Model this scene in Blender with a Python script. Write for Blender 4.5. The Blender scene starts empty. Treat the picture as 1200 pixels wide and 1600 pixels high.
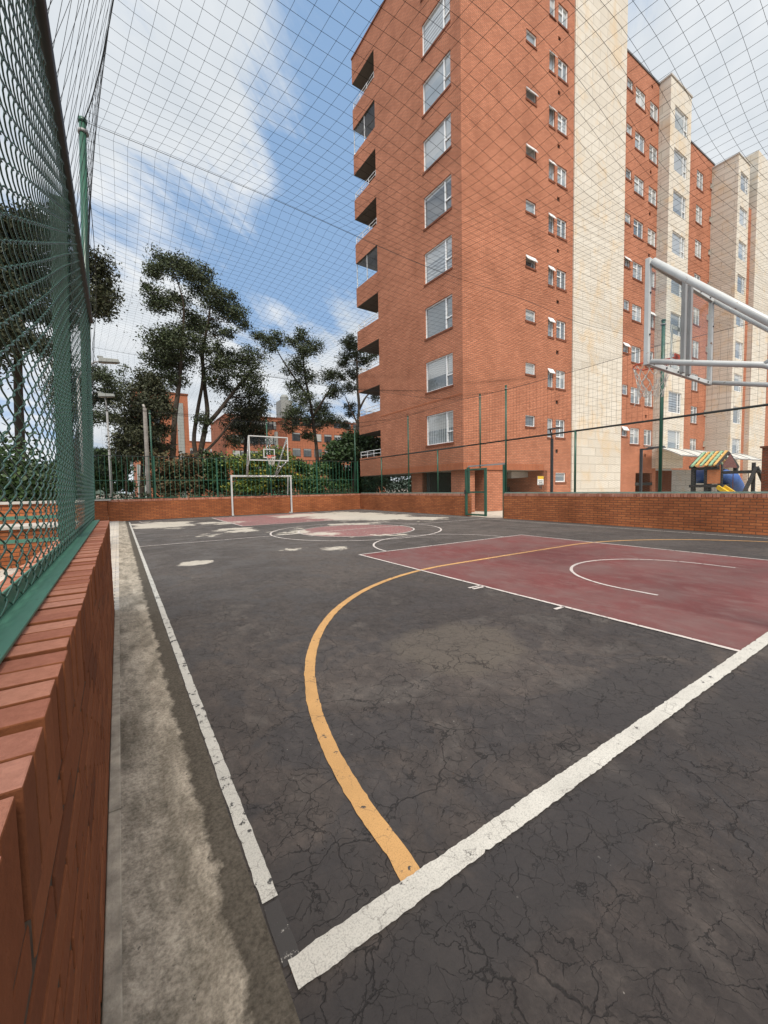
import bpy, math, random
from mathutils import Vector, Matrix
random.seed(7)
R_ = math.radians
scene = bpy.context.scene
COL = scene.collection

# ------------------------------------------------------------------ camera
EYE = 1.288
CX, CY, VP_LONG, VP_CROSS = 600.0, 800.0, (185.0, 771.0), (1550.0, 746.0)
_a = Vector((VP_LONG[0]-CX, VP_LONG[1]-CY)); _b = Vector((VP_CROSS[0]-CX, VP_CROSS[1]-CY))
FPX = math.sqrt(-_a.dot(_b))
_Y = Vector((_a.x, _a.y, FPX)).normalized(); _X = Vector((_b.x, _b.y, FPX)).normalized(); _Z = -_X.cross(_Y)
if _Z.y > 0: _Z = -_Z
ROT = Matrix((_X, _Y, _Z))                      # world = ROT @ (right, down, forward)
cam = bpy.data.cameras.new("camera"); cam_ob = bpy.data.objects.new("camera", cam); COL.objects.link(cam_ob)
right, down, fwd = [ROT.col[i].copy() for i in range(3)]
cam_ob.matrix_world = Matrix(((right.x, -down.x, -fwd.x, 0), (right.y, -down.y, -fwd.y, 0), (right.z, -down.z, -fwd.z, EYE), (0, 0, 0, 1)))
cam.sensor_fit = 'VERTICAL'; cam.sensor_height = 36.0; cam.lens = FPX/1600*36.0
cam.clip_start = 0.02; cam.clip_end = 3000
scene.camera = cam_ob
scene.render.resolution_x, scene.render.resolution_y = 768, 1024

# ------------------------------------------------------------------ light
SUN_EL, SUN_AZ = 56, 193        # azimuth measured clockwise from +y
world = bpy.data.worlds.new("World"); scene.world = world; world.use_nodes = True
sun = bpy.data.lights.new("sun", 'SUN'); sun.energy = 2.4; sun.angle = R_(22); sun.color = (1, .93, .83)
sun_ob = bpy.data.objects.new("sun", sun); COL.objects.link(sun_ob)
_d = Vector((math.sin(R_(SUN_AZ))*math.cos(R_(SUN_EL)), math.cos(R_(SUN_AZ))*math.cos(R_(SUN_EL)), math.sin(R_(SUN_EL))))
sun_ob.rotation_euler = _d.to_track_quat('Z', 'Y').to_euler()
scene.view_settings.view_transform = 'Standard'; scene.view_settings.look = 'None'
scene.view_settings.exposure = 0.95; scene.view_settings.gamma = 1

class NT:
    """tiny node helper"""
    def __init__(s, tree): s.t = tree; tree.nodes.clear()
    def n(s, typ, **kw):
        nd = s.t.nodes.new(typ)
        for k, v in kw.items(): setattr(nd, k, v)
        return nd
    def l(s, a, b): s.t.links.new(a, b)
    def put(s, sock, v):
        if isinstance(v, bpy.types.NodeSocket): s.l(v, sock)
        elif v is not None: sock.default_value = v
    def math(s, op, a, b=None, clamp=False):
        m = s.n('ShaderNodeMath', operation=op, use_clamp=clamp); s.put(m.inputs[0], a)
        if b is not None: s.put(m.inputs[1], b)
        return m.outputs[0]
    def vmath(s, op, a, b=None):
        m = s.n('ShaderNodeVectorMath', operation=op); s.put(m.inputs[0], a)
        if b is not None: s.put(m.inputs[1], b)
        return m.outputs['Value'] if op in ('LENGTH', 'DOT_PRODUCT') else m.outputs[0]
    def noise(s, vec, scale, detail=4, rough=.55, dist=0, dims='3D'):
        m = s.n('ShaderNodeTexNoise', noise_dimensions=dims); s.put(m.inputs['Vector'], vec)
        m.inputs['Scale'].default_value = scale; m.inputs['Detail'].default_value = detail
        m.inputs['Roughness'].default_value = rough; m.inputs['Distortion'].default_value = dist
        return m.outputs['Fac']
    def ramp(s, fac, lo, hi, a=0., b=1., smooth=False):
        m = s.n('ShaderNodeMapRange', clamp=True); s.put(m.inputs[0], fac)
        if smooth: m.interpolation_type = 'SMOOTHSTEP'
        for i, v in enumerate((lo, hi, a, b)): m.inputs[i+1].default_value = v
        return m.outputs[0]
    def mix(s, fac, a, b, blend='MIX'):
        m = s.n('ShaderNodeMix', data_type='RGBA', blend_type=blend, clamp_factor=True)
        s.put(m.inputs[0], fac)
        for i, v in ((6, a), (7, b)):
            if isinstance(v, tuple): v = (*v[:3], 1)
            s.put(m.inputs[i], v)
        return m.outputs[2]
    def scale(s, vec, sc):
        m = s.n('ShaderNodeVectorMath', operation='MULTIPLY'); s.put(m.inputs[0], vec); m.inputs[1].default_value = sc
        return m.outputs[0]

def make_world():
    t = NT(world.node_tree)
    sky = t.n('ShaderNodeTexSky', sky_type='NISHITA'); sky.sun_disc = False
    sky.sun_elevation = R_(SUN_EL); sky.sun_rotation = R_(SUN_AZ); sky.altitude = 2600; sky.dust_density = 1.5; sky.ozone_density = 1.5
    co = t.n('ShaderNodeTexCoord').outputs['Generated']
    sp = t.n('ShaderNodeSeparateXYZ'); t.l(co, sp.inputs[0])
    zz = t.math('ADD', t.math('MAXIMUM', sp.outputs[2], 0.0), .22)
    cb = t.n('ShaderNodeCombineXYZ'); t.l(t.math('DIVIDE', sp.outputs[0], zz), cb.inputs[0]); t.l(t.math('DIVIDE', sp.outputs[1], zz), cb.inputs[1])
    p = t.vmath('ADD', cb.outputs[0], (3.1, 1.7, 0.))
    big = t.noise(p, 1.5, 3, .5, .4); fine = t.noise(t.scale(t.vmath('ADD', p, (0, 0, 0)), (1.0, 1.7, 1)), 3.6, 8, .64, .9)
    dq = t.n('ShaderNodeVectorRotate', rotation_type='Z_AXIS'); t.l(p, dq.inputs['Vector']); dq.inputs['Angle'].default_value = R_(-38)
    streak = t.noise(t.scale(dq.outputs[0], (.55, 2.6, 1)), 2.1, 9, .66, .55)
    c = t.math('ADD', t.math('ADD', t.math('MULTIPLY', big, .36), t.math('MULTIPLY', fine, .26)), t.math('MULTIPLY', streak, .38))
    # clear gaps between the clouds, as directions in the sky
    def blob(d, w, amt):
        v = Vector(d).normalized()
        dot = t.vmath('DOT_PRODUCT', co, tuple(v))
        return t.ramp(dot, math.cos(R_(w)), 1.0, 0., amt, True)
    def px(u, v): return ROT @ Vector((u-CX, v-CY, FPX))
    for (u, v, w, a) in ((520, 150, 15, -.10), (420, 310, 12, -.06), (270, 330, 8, -.06), (560, 330, 12, -.06), (215, 15, 4, -.10), (300, 300, 7, -.05), (150, 330, 5, -.06), (200, 430, 8, .05), (520, 60, 9, -.06), (975, 10, 8, -.12), (470, 460, 12, -.12),
                         (250, 140, 18, .10), (1120, 130, 20, .14), (420, 40, 12, .05), (250, 600, 13, .15), (560, 560, 10, .04)):
        c = t.math('ADD', c, blob(px(u, v), w, a))
    mask = t.ramp(c, .385, .56, 0, 1, True)
    grey = t.noise(p, 2.2, 5, .6, .3)
    cloud = t.mix(t.ramp(grey, .35, .65), (7.2, 7.6, 7.9), (9.5, 9.6, 9.55))
    lit = t.ramp(t.vmath('DOT_PRODUCT', co, tuple(Vector((-.86, .12, .5)).normalized())), .45, .98, 1.0, 2.3, True)  # added cloud brightness on the left, mostly out of view, lifts left-facing walls
    cm = t.n('ShaderNodeVectorMath', operation='SCALE'); t.l(cloud, cm.inputs[0]); t.l(lit, cm.inputs['Scale']); cloud = cm.outputs[0]
    blue = t.mix(.72, sky.outputs[0], (3.5, 5.5, 8.5))
    colr = t.mix(t.math('MULTIPLY', mask, .9), blue, cloud)
    bg = t.n('ShaderNodeBackground'); t.l(colr, bg.inputs[0]); bg.inputs[1].default_value = .053
    out = t.n('ShaderNodeOutputWorld'); t.l(bg.outputs[0], out.inputs[0])
make_world()

# ------------------------------------------------------------------ pixel -> place
def ray(u, v): return ROT @ Vector((u-CX, v-CY, FPX))
def gnd(u, v, z=0.0):
    d = ray(u, v); t = (z-EYE)/d.z; return Vector((d.x*t, d.y*t, z))
def at_y(u, v, y):
    d = ray(u, v); t = y/d.y; return Vector((d.x*t, y, EYE+d.z*t))
def at_x(u, v, x):
    d = ray(u, v); t = x/d.x; return Vector((x, d.y*t, EYE+d.z*t))

# ------------------------------------------------------------------ mesh builder
class MB:
    def __init__(s): s.v = []; s.f = []; s.mi = []; s.m = 0
    def face(s, pts):
        i = len(s.v); s.v.extend([tuple(p) for p in pts]); s.f.append(tuple(range(i, i+len(pts)))); s.mi.append(s.m)
    def hull(s, b, t):
        """two rings of equal length joined and capped"""
        n = len(b); i = len(s.v); s.v.extend([tuple(p) for p in b]+[tuple(p) for p in t])
        for k in range(n): s.f.append((i+k, i+(k+1) % n, i+n+(k+1) % n, i+n+k)); s.mi.append(s.m)
        s.f.append(tuple(i+k for k in range(n-1, -1, -1))); s.f.append(tuple(i+n+k for k in range(n))); s.mi += [s.m, s.m]
    def box(s, x0, x1, y0, y1, z0, z1):
        s.hull([(x0, y0, z0), (x1, y0, z0), (x1, y1, z0), (x0, y1, z0)], [(x0, y0, z1), (x1, y0, z1), (x1, y1, z1), (x0, y1, z1)])
    def tube(s, pts, r, n=8, caps=True):
        pts = [Vector(p) for p in pts]; rs = r if isinstance(r, (list, tuple)) else [r]*len(pts)
        i0 = len(s.v); up = None
        for k, p in enumerate(pts):
            t = (pts[min(k+1, len(pts)-1)]-pts[max(k-1, 0)]).normalized()
            if up is None: up = t.orthogonal().normalized()
            up = (up-t*up.dot(t)); up = up.normalized() if up.length > 1e-6 else t.orthogonal().normalized()
            w = t.cross(up)
            for j in range(n):
                a = 2*math.pi*j/n; s.v.append(tuple(p+(up*math.cos(a)+w*math.sin(a))*rs[k]))
        for k in range(len(pts)-1):
            for j in range(n):
                s.f.append((i0+k*n+j, i0+k*n+(j+1) % n, i0+(k+1)*n+(j+1) % n, i0+(k+1)*n+j)); s.mi.append(s.m)
        if caps:
            s.f.append(tuple(i0+j for j in range(n-1, -1, -1))); s.f.append(tuple(i0+(len(pts)-1)*n+j for j in range(n))); s.mi += [s.m, s.m]
    def bar(s, a, b, w, h=None):
        """rectangular bar from a to b"""
        a, b = Vector(a), Vector(b); h = h or w; t = (b-a).normalized()
        u = Vector((0, 0, 1)) if abs(t.z) < .9 else Vector((0, 1, 0))
        x = t.cross(u).normalized()*w/2; y = x.cross(t).normalized()*h/2
        s.hull([a-x-y, a+x-y, a+x+y, a-x+y], [b-x-y, b+x-y, b+x+y, b-x+y])
    def lathe(s, c, prof, n=20):
        c = Vector(c); i0 = len(s.v)
        for (r, z) in prof:
            for j in range(n): s.v.append((c.x+r*math.cos(2*math.pi*j/n), c.y+r*math.sin(2*math.pi*j/n), c.z+z))
        for k in range(len(prof)-1):
            for j in range(n): s.f.append((i0+k*n+j, i0+k*n+(j+1) % n, i0+(k+1)*n+(j+1) % n, i0+(k+1)*n+j)); s.mi.append(s.m)
    def build(s, name, mat, parent=None, org=None, smooth=False, bevel=0, uv=True):
        if org is None: org = tuple(parent.get('org', (0, 0, 0))) if parent else (0, 0, 0)
        me = bpy.data.meshes.new(name)
        o = Vector(org); vs = [(p[0]-o.x, p[1]-o.y, p[2]-o.z) for p in s.v]
        me.from_pydata(vs, [], s.f)
        mats = mat if isinstance(mat, (list, tuple)) else [mat]
        for m in mats: me.materials.append(m)
        if len(mats) > 1: me.polygons.foreach_set('material_index', s.mi)
        if smooth: me.polygons.foreach_set('use_smooth', [True]*len(s.f))
        if uv and len(s.f) < 60000:
            l = me.uv_layers.new(name='UVMap'); data = [0.0]*(2*len(me.loops)); k = 0
            for p in me.polygons:
                n = p.normal; ax, ay, az = abs(n.x), abs(n.y), abs(n.z)
                for vi in p.vertices:
                    c = s.v[vi]
                    if az > .75: q = (c[0], c[1])
                    elif ax > ay: q = (c[1], c[2])
                    else: q = (c[0], c[2])
                    data[k], data[k+1] = q; k += 2
            l.data.foreach_set('uv', data)
        me.update()
        ob = bpy.data.objects.new(name, me); COL.objects.link(ob)
        ob['org'] = tuple(org)
        if parent is not None: ob.parent = parent
        else: ob.location = org
        if bevel:
            b = ob.modifiers.new('bevel', 'BEVEL'); b.width = bevel; b.segments = 2; b.limit_method = 'ANGLE'
        return ob

def tag(o, label, cat, group=None):
    o['label'] = label; o['category'] = cat
    if group: o['group'] = group
    return o
def thing(name, label, cat, loc, group=None):
    o = bpy.data.objects.new(name, None); COL.objects.link(o); o.location = loc; o.empty_display_size = .2
    o['org'] = tuple(loc)
    return tag(o, label, cat, group)
def struct(o): o['kind'] = 'structure'; return o
def dup_tree(o, parent=None):
    c = o.copy(); COL.objects.link(c)
    if parent is not None: c.parent = parent
    for ch in list(o.children): dup_tree(ch, c)
    return c

# ------------------------------------------------------------------ materials
def new_mat(name):
    m = bpy.data.materials.new(name); m.use_nodes = True; t = NT(m.node_tree)
    b = t.n('ShaderNodeBsdfPrincipled'); o = t.n('ShaderNodeOutputMaterial'); t.l(b.outputs[0], o.inputs[0])
    return m, t, b
def bump(t, b, h, strength=.3, dist=.01):
    n = t.n('ShaderNodeBump'); n.inputs['Strength'].default_value = strength; n.inputs['Distance'].default_value = dist
    t.l(h, n.inputs['Height']); t.l(n.outputs[0], b.inputs['Normal'])
def pos(t): return t.n('ShaderNodeNewGeometry').outputs['Position']
def plain(name, col, rough=.5, metal=0, var=.15, scale=6, spec=None, bumpy=0):
    m, t, b = new_mat(name); p = pos(t); f = t.noise(p, scale, 5, .6)
    c = t.mix(t.ramp(f, .3, .7), tuple(x*(1-var) for x in col), tuple(min(1, x*(1+var)) for x in col))
    t.l(c, b.inputs['Base Color']); b.inputs['Roughness'].default_value = rough; b.inputs['Metallic'].default_value = metal
    if spec is not None: b.inputs['Specular IOR Level'].default_value = spec
    if bumpy: bump(t, b, t.noise(p, scale*12, 4, .6), bumpy, .005)
    return m
def paint(name, col, chip=(.16, .07, .035), rough=.42, amount=.0, scale=14):
    """painted metal with a few rusty or dirty chips"""
    m, t, b = new_mat(name); p = pos(t)
    f = t.noise(p, scale, 7, .65); g = t.noise(p, 2.3, 4, .6)
    c = t.mix(t.ramp(g, .3, .7), tuple(x*.82 for x in col), tuple(min(1, x*1.1) for x in col))
    c = t.mix(t.ramp(f, .70-amount, .74-amount), c, chip)
    t.l(c, b.inputs['Base Color']); b.inputs['Roughness'].default_value = rough
    return m
def brick(name, c1, c2, mortar, bw=.25, bh=.08, joint=.012, var=.35, grime=.3, offset=.5, bmp=.5):
    m, t, b = new_mat(name); uv = t.n('ShaderNodeUVMap').outputs[0]; p = pos(t)
    br = t.n('ShaderNodeTexBrick'); t.l(uv, br.inputs['Vector']); br.offset = offset
    for k, v in (('Color1', c1), ('Color2', c2), ('Mortar', mortar)): br.inputs[k].default_value = (*v, 1)
    br.inputs['Scale'].default_value = 1; br.inputs['Mortar Size'].default_value = joint; br.inputs['Mortar Smooth'].default_value = .15
    br.inputs['Bias'].default_value = 0; br.inputs['Brick Width'].default_value = bw; br.inputs['Row Height'].default_value = bh
    big = t.noise(p, .55, 5, .6); fine = t.noise(p, 26, 4, .6); streak = t.noise(t.scale(p, (1.6, 1.6, .22)), 1.0, 5, .6)
    c = t.mix(t.ramp(big, .3, .7), br.outputs[0], t.mix(1.0, br.outputs[0], (1-grime, 1-grime*1.05, 1-grime*1.1), 'MULTIPLY'))
    c = t.mix(t.ramp(fine, .35, .7, 0, var), c, t.mix(1., c, (.6, .55, .52), 'MULTIPLY'))
    c = t.mix(t.ramp(streak, .52, .75, 0, grime), c, t.mix(1., c, (.62, .58, .58), 'MULTIPLY'))
    t.l(c, b.inputs['Base Color']); b.inputs['Roughness'].default_value = .88; b.inputs['Specular IOR Level'].default_value = .2
    h = t.math('ADD', t.math('MULTIPLY', br.outputs['Fac'], -1.0), t.math('MULTIPLY', fine, .35)); bump(t, b, h, bmp, .012)
    return m
def island(name, cols, rough=.8, spec=.3, bumpy=.0, fine_amt=.4, trans=0):
    """colour varies from piece to piece of the mesh"""
    m, t, b = new_mat(name); g = t.n('ShaderNodeNewGeometry'); p = g.outputs['Position']
    rmp = t.n('ShaderNodeValToRGB'); t.l(g.outputs['Random Per Island'], rmp.inputs[0]); e = rmp.color_ramp
    while len(e.elements) < len(cols): e.elements.new(.5)
    for i, c in enumerate(cols): e.elements[i].position = i/(len(cols)-1); e.elements[i].color = (*c, 1)
    f = t.noise(p, 60, 6, .72)
    pit = t.noise(p, 24, 2, .5)
    rmp_c = rmp.outputs[0]
    c = t.mix(t.ramp(f, .35, .7, 0, fine_amt), rmp.outputs[0], t.mix(1., rmp.outputs[0], (.55, .5, .48), 'MULTIPLY'))
    t.l(c, b.inputs['Base Color']); b.inputs['Roughness'].default_value = rough; b.inputs['Specular IOR Level'].default_value = spec
    if bumpy: bump(t, b, t.noise(p, 130, 4, .7), bumpy, .005)
    if trans: b.inputs['Transmission Weight'].default_value = 0; b.inputs['Subsurface Weight'].default_value = 0
    return m

M = {}
M['brick_block'] = brick('brick_block', (.62, .250, .142), (.50, .187, .102), (.30, .15, .10), .26, .088, .014, .25, .28)
M['brick_far'] = brick('brick_far', (.46, .165, .085), (.40, .14, .075), (.34, .16, .10), .26, .085, .010, .3, .25, bmp=.2)
M['brick_wall'] = brick('brick_wall', (.53, .18, .068), (.38, .12, .048), (.18, .085, .05), .25, .072, .009, .5, .42)
M['brick_dark'] = brick('brick_dark', (.30, .10, .05), (.24, .08, .045), (.18, .09, .06), .25, .08, .010, .4, .4)
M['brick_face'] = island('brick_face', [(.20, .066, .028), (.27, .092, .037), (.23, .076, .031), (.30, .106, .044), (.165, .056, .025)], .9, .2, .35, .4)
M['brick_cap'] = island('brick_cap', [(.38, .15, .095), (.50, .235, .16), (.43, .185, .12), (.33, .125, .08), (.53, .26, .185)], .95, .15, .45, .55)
M['mortar'] = plain('mortar', (.10, .075, .055), .95, var=.35, scale=30, spec=.1, bumpy=.4)
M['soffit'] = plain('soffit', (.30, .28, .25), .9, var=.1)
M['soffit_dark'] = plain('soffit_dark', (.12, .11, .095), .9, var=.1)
M['slab'] = plain('slab', (.42, .39, .35), .9, var=.12)
M['green'] = paint('green', (.019, .085, .051), (.02, .05, .03), .4, .02)
M['green_light'] = paint('green_light', (.055, .165, .115), (.03, .085, .06), .5, .05, 9)
M['green_deep'] = paint('green_deep', (.014, .062, .040), (.02, .04, .03), .55, .05, 20)
M['green_pale'] = paint('green_pale', (.17, .26, .215), (.05, .10, .07), .6, .03, 9)
M['green_wire'] = plain('green_wire', (.020, .070, .049), .38, var=.3, scale=9)
M['rail_dark'] = plain('rail_dark', (.018, .024, .022), .45, var=.2)
M['black_metal'] = plain('black_metal', (.016, .015, .017), .4, var=.2)
M['white_metal'] = paint('white_metal', (.52, .52, .50), (.22, .13, .08), .4, .05, 11)
M['grey_metal'] = paint('grey_metal', (.27, .265, .26), (.14, .10, .08), .5, .03, 12)
M['alu'] = plain('alu', (.80, .80, .79), .35, var=.06)
M['alu_dark'] = plain('alu_dark', (.10, .09, .085), .4, var=.1)
M['rim'] = paint('rim', (.62, .075, .03), (.3, .06, .04), .45, .05)
M['cord'] = plain('cord', (.62, .58, .52), .9, var=.2, scale=30)
M['net'] = plain('net', (.012, .014, .015), .7, var=.1, spec=.2)
M['trunk'] = plain('trunk', (.055, .043, .034), .95, var=.45, scale=3, spec=.1, bumpy=.5)
M['trunk_pale'] = plain('trunk_pale', (.20, .165, .13), .95, var=.4, scale=3, spec=.1, bumpy=.4)
M['wood_pole'] = plain('wood_pole', (.16, .145, .13), .9, var=.3, scale=4)
M['concrete_grey'] = plain('concrete_grey', (.25, .26, .245), .9, var=.12)
M['red_door'] = plain('red_door', (.12, .035, .025), .6)
M['dark_room'] = plain('dark_room', (.03, .028, .027), .9)
M['canopy'] = plain('canopy', (.60, .60, .56), .35, var=.15)
LEAF = {
 'euc': island('leaf_euc', [(.026, .038, .018), (.05, .07, .028), (.085, .11, .045), (.038, .054, .024), (.062, .07, .034)], .6, .3),
 'dark': island('leaf_dark', [(.024, .03, .014), (.042, .05, .021), (.066, .068, .031), (.034, .042, .018)], .6, .3),
 'brown': island('leaf_brown', [(.045, .05, .02), (.10, .075, .04), (.15, .085, .05), (.07, .075, .03), (.05, .06, .025)], .7, .2),
 'green': island('leaf_green', [(.035, .075, .018), (.06, .115, .028), (.10, .16, .04), (.045, .09, .022), (.03, .06, .015)], .5, .35),
 'yellow': island('leaf_yellow', [(.05, .10, .018), (.09, .15, .025), (.05, .085, .02), (.16, .20, .04), (.10, .14, .03), (.42, .33, .03)], .55, .3),
 'deep': island('leaf_deep', [(.02, .045, .014), (.035, .07, .02), (.05, .09, .026), (.025, .05, .015), (.065, .105, .03)], .5, .35),
}
def glass(name, col, rough=.04, stripe=None, dark=.0):
    """window pane with whatever hangs behind it"""
    m, t, b = new_mat(name); uv = t.n('ShaderNodeUVMap').outputs[0]; p = pos(t)
    f = t.noise(p, .9, 4, .6)
    c = t.mix(t.ramp(f, .35, .65), tuple(x*.72 for x in col), col)
    if stripe:
        s = t.n('ShaderNodeSeparateXYZ'); t.l(uv, s.inputs[0])
        w = t.math('FRACT', t.math('MULTIPLY', s.outputs[1 if stripe > 0 else 0], abs(stripe)))
        c = t.mix(t.ramp(w, .45, .55), c, t.mix(1., c, (.45, .47, .5), 'MULTIPLY'))
    oi = t.n('ShaderNodeObjectInfo'); rnd = oi.outputs['Random']
    gz = t.n('ShaderNodeSeparateXYZ'); t.l(t.n('ShaderNodeTexCoord').outputs['Generated'], gz.inputs[0])
    lvl = t.math('MULTIPLY', t.math('FRACT', t.math('MULTIPLY', rnd, 7.3)), 1.25)
    blind = t.ramp(t.math('SUBTRACT', gz.outputs[2], lvl), -.004, .004)
    c = t.mix(t.math('MULTIPLY', blind, .75), c, (.50, .50, .47))
    c = t.mix(t.ramp(rnd, 0, 1, .0, .8), c, t.mix(1., c, (.42, .45, .5), 'MULTIPLY'))
    t.l(c, b.inputs['Base Color']); b.inputs['Roughness'].default_value = .5
    b.inputs['Coat Weight'].default_value = 1; b.inputs['Coat Roughness'].default_value = .02; b.inputs['Coat IOR'].default_value = 1.7
    return m
PANE = [glass('pane_pale', (.40, .45, .46)), glass('pane_blind', (.46, .49, .49), stripe=5.5), glass('pane_curtain', (.38, .41, .40), stripe=-7),
        glass('pane_dark', (.03, .035, .04)), glass('pane_grey', (.15, .17, .175)), glass('pane_mid', (.25, .28, .29))]

def stone_mat():
    m, t, b = new_mat('sand_stone'); uv = t.n('ShaderNodeUVMap').outputs[0]; p = pos(t)
    br = t.n('ShaderNodeTexBrick'); t.l(uv, br.inputs['Vector']); br.offset = .5
    for k, v in (('Color1', (.56, .505, .42)), ('Color2', (.63, .58, .495)), ('Mortar', (.40, .35, .28))): br.inputs[k].default_value = (*v, 1)
    br.inputs['Scale'].default_value = 1; br.inputs['Mortar Size'].default_value = .02; br.inputs['Brick Width'].default_value = 1.55; br.inputs['Row Height'].default_value = .52
    v1 = t.noise(t.scale(p, (1, 1, .75)), .75, 6, .65, .6); v2 = t.noise(t.scale(p, (2.6, 2.6, .5)), 1.4, 6, .65); v3 = t.noise(t.scale(p, (3, 3, 1.)), 2.6, 3, .5)
    c = t.mix(t.ramp(v1, .52, .66, 0, .5), br.outputs[0], (.60, .42, .22))
    c = t.mix(t.ramp(v2, .40, .75, 0, .35), c, (.47, .44, .39))
    c = t.mix(t.ramp(v3, .70, .74, 0, .5), c, (.26, .17, .09))
    t.l(c, b.inputs['Base Color']); b.inputs['Roughness'].default_value = .85
    return m
M['stone'] = stone_mat()

# court asphalt: cracks, patches, rubbed-off paint
def crack_nodes(t, p, scale, w, seed):
    q = t.vmath('ADD', p, (seed, seed*1.7, 0))
    nz = t.n('ShaderNodeTexNoise'); t.l(q, nz.inputs['Vector']); nz.inputs['Scale'].default_value = 2.6*scale; nz.inputs['Detail'].default_value = 4; nz.inputs['Roughness'].default_value = .55
    off = t.scale(t.vmath('SUBTRACT', nz.outputs['Color'], (.5, .5, .5)), (.42/scale,)*3)
    v = t.n('ShaderNodeTexVoronoi', feature='DISTANCE_TO_EDGE'); t.l(t.vmath('ADD', q, off), v.inputs['Vector']); v.inputs['Scale'].default_value = scale
    keep = t.noise(q, .75*scale, 3, .6)
    wid = t.ramp(keep, .46, .70, 0.0001, w*.85)
    d = t.math('DIVIDE', v.outputs['Distance'], t.math('MULTIPLY', wid, scale))
    return t.ramp(d, .35, 1.0, 1., 0.)
def asphalt_color(t, p):
    big = t.noise(p, .42, 5, .6); mid = t.noise(p, 1.7, 6, .62, .6); fine = t.noise(p, 75, 5, .75); spk = t.noise(p, 38, 2, .5)
    c = t.mix(t.ramp(big, .38, .62, 0, 1, True), (.047, .0400, .0375), (.082, .068, .060))
    c = t.mix(t.ramp(mid, .50, .56, 0, .55), c, (.043, .041, .0425))
    c = t.mix(t.ramp(mid, .36, .44, .5, 0), c, (.105, .092, .083))
    gr = t.noise(t.scale(p, (1, .55, 1)), 13, 7, .72, .3)
    c = t.mix(t.ramp(gr, .50, .68, 0, .55), c, t.mix(1., c, (1.75, 1.68, 1.6), 'MULTIPLY'))
    c = t.mix(t.ramp(gr, .34, .48, .45, 0), c, t.mix(1., c, (.6, .6, .62), 'MULTIPLY'))
    c = t.mix(t.ramp(fine, .3, .7, 0, .5), c, t.mix(1., c, (.42, .42, .42), 'MULTIPLY'))
    c = t.mix(t.ramp(spk, .755, .775, 0, .75), c, (.30, .285, .26))
    return c, fine, mid
def distance_fade(t, p):
    s = t.n('ShaderNodeSeparateXYZ'); t.l(p, s.inputs[0]); return s
PATCH = [(9.5, 16.8, 2.5, 4.2, 1.05), (10.4, 13.9, 1.5, 1.9, .9), (7.2, 12.9, 1.6, .9, .7), (4.6, 11.6, .9, 1.6, .6), (7.6, 19.3, 1.6, 1.5, .9), (1.5, 18.2, 1.3, 2.6, .85), (3.3, 13.4, .9, 1.0, .75), (1.1, 7.95, .42, .38, .8), (3.85, 7.9, .55, .42, .62),
         (3.1, 8.3, .6, .5, .45), (6.3, 9.15, .9, .35, .8), (1.9, 12.6, 1.0, .6, .45), (3.5, 17.2, 1., 1.2, .6), (.9, 6.6, .4, .5, .3), (4.9, 12.9, 1.2, .8, .45)]
def worn(t, p, c):
    """ragged pale areas where the paint and the top coat have flaked off"""
    dn = t.n('ShaderNodeTexNoise'); t.l(p, dn.inputs['Vector']); dn.inputs['Scale'].default_value = .8; dn.inputs['Detail'].default_value = 5
    pd = t.vmath('ADD', p, t.scale(t.vmath('SUBTRACT', dn.outputs['Color'], (.5, .5, .5)), (3.6, 3.6, 0)))
    tot = None
    for (x, y, rx, ry, k) in PATCH:
        q = pd if rx > .7 else p
        g = t.ramp(t.vmath('LENGTH', t.scale(t.vmath('SUBTRACT', q, (x, y, 0)), (1/rx, 1/ry, 0))), .1, 1.35, k, 0)
        tot = g if tot is None else t.math('MAXIMUM', tot, g)
    nz = t.noise(t.scale(p, (.8, .95, 1)), 2.3, 10, .78, .6); fine = t.noise(p, 60, 4, .7)
    pm = t.ramp(t.math('ADD', t.math('MULTIPLY', tot, .68), nz), .765, .835)
    sy = t.n('ShaderNodeSeparateXYZ'); t.l(p, sy.inputs[0])
    zone = t.math('MULTIPLY', t.ramp(sy.outputs[1], 5.5, 8.5), t.ramp(sy.outputs[0], 9.5, 6.5))
    fl = t.ramp(t.math('ADD', t.noise(t.scale(p, (.8, 1, 1)), 5.5, 9, .8, .5), t.math('MULTIPLY', t.noise(p, .9, 3, .5), .35)), .845, .875)
    pm = t.math('MAXIMUM', pm, t.math('MULTIPLY', t.math('MULTIPLY', fl, zone), .8))
    return t.mix(t.math('MULTIPLY', pm, .9), c, t.mix(t.ramp(fine, .3, .7), (.36, .325, .27), (.56, .51, .43)))
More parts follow.
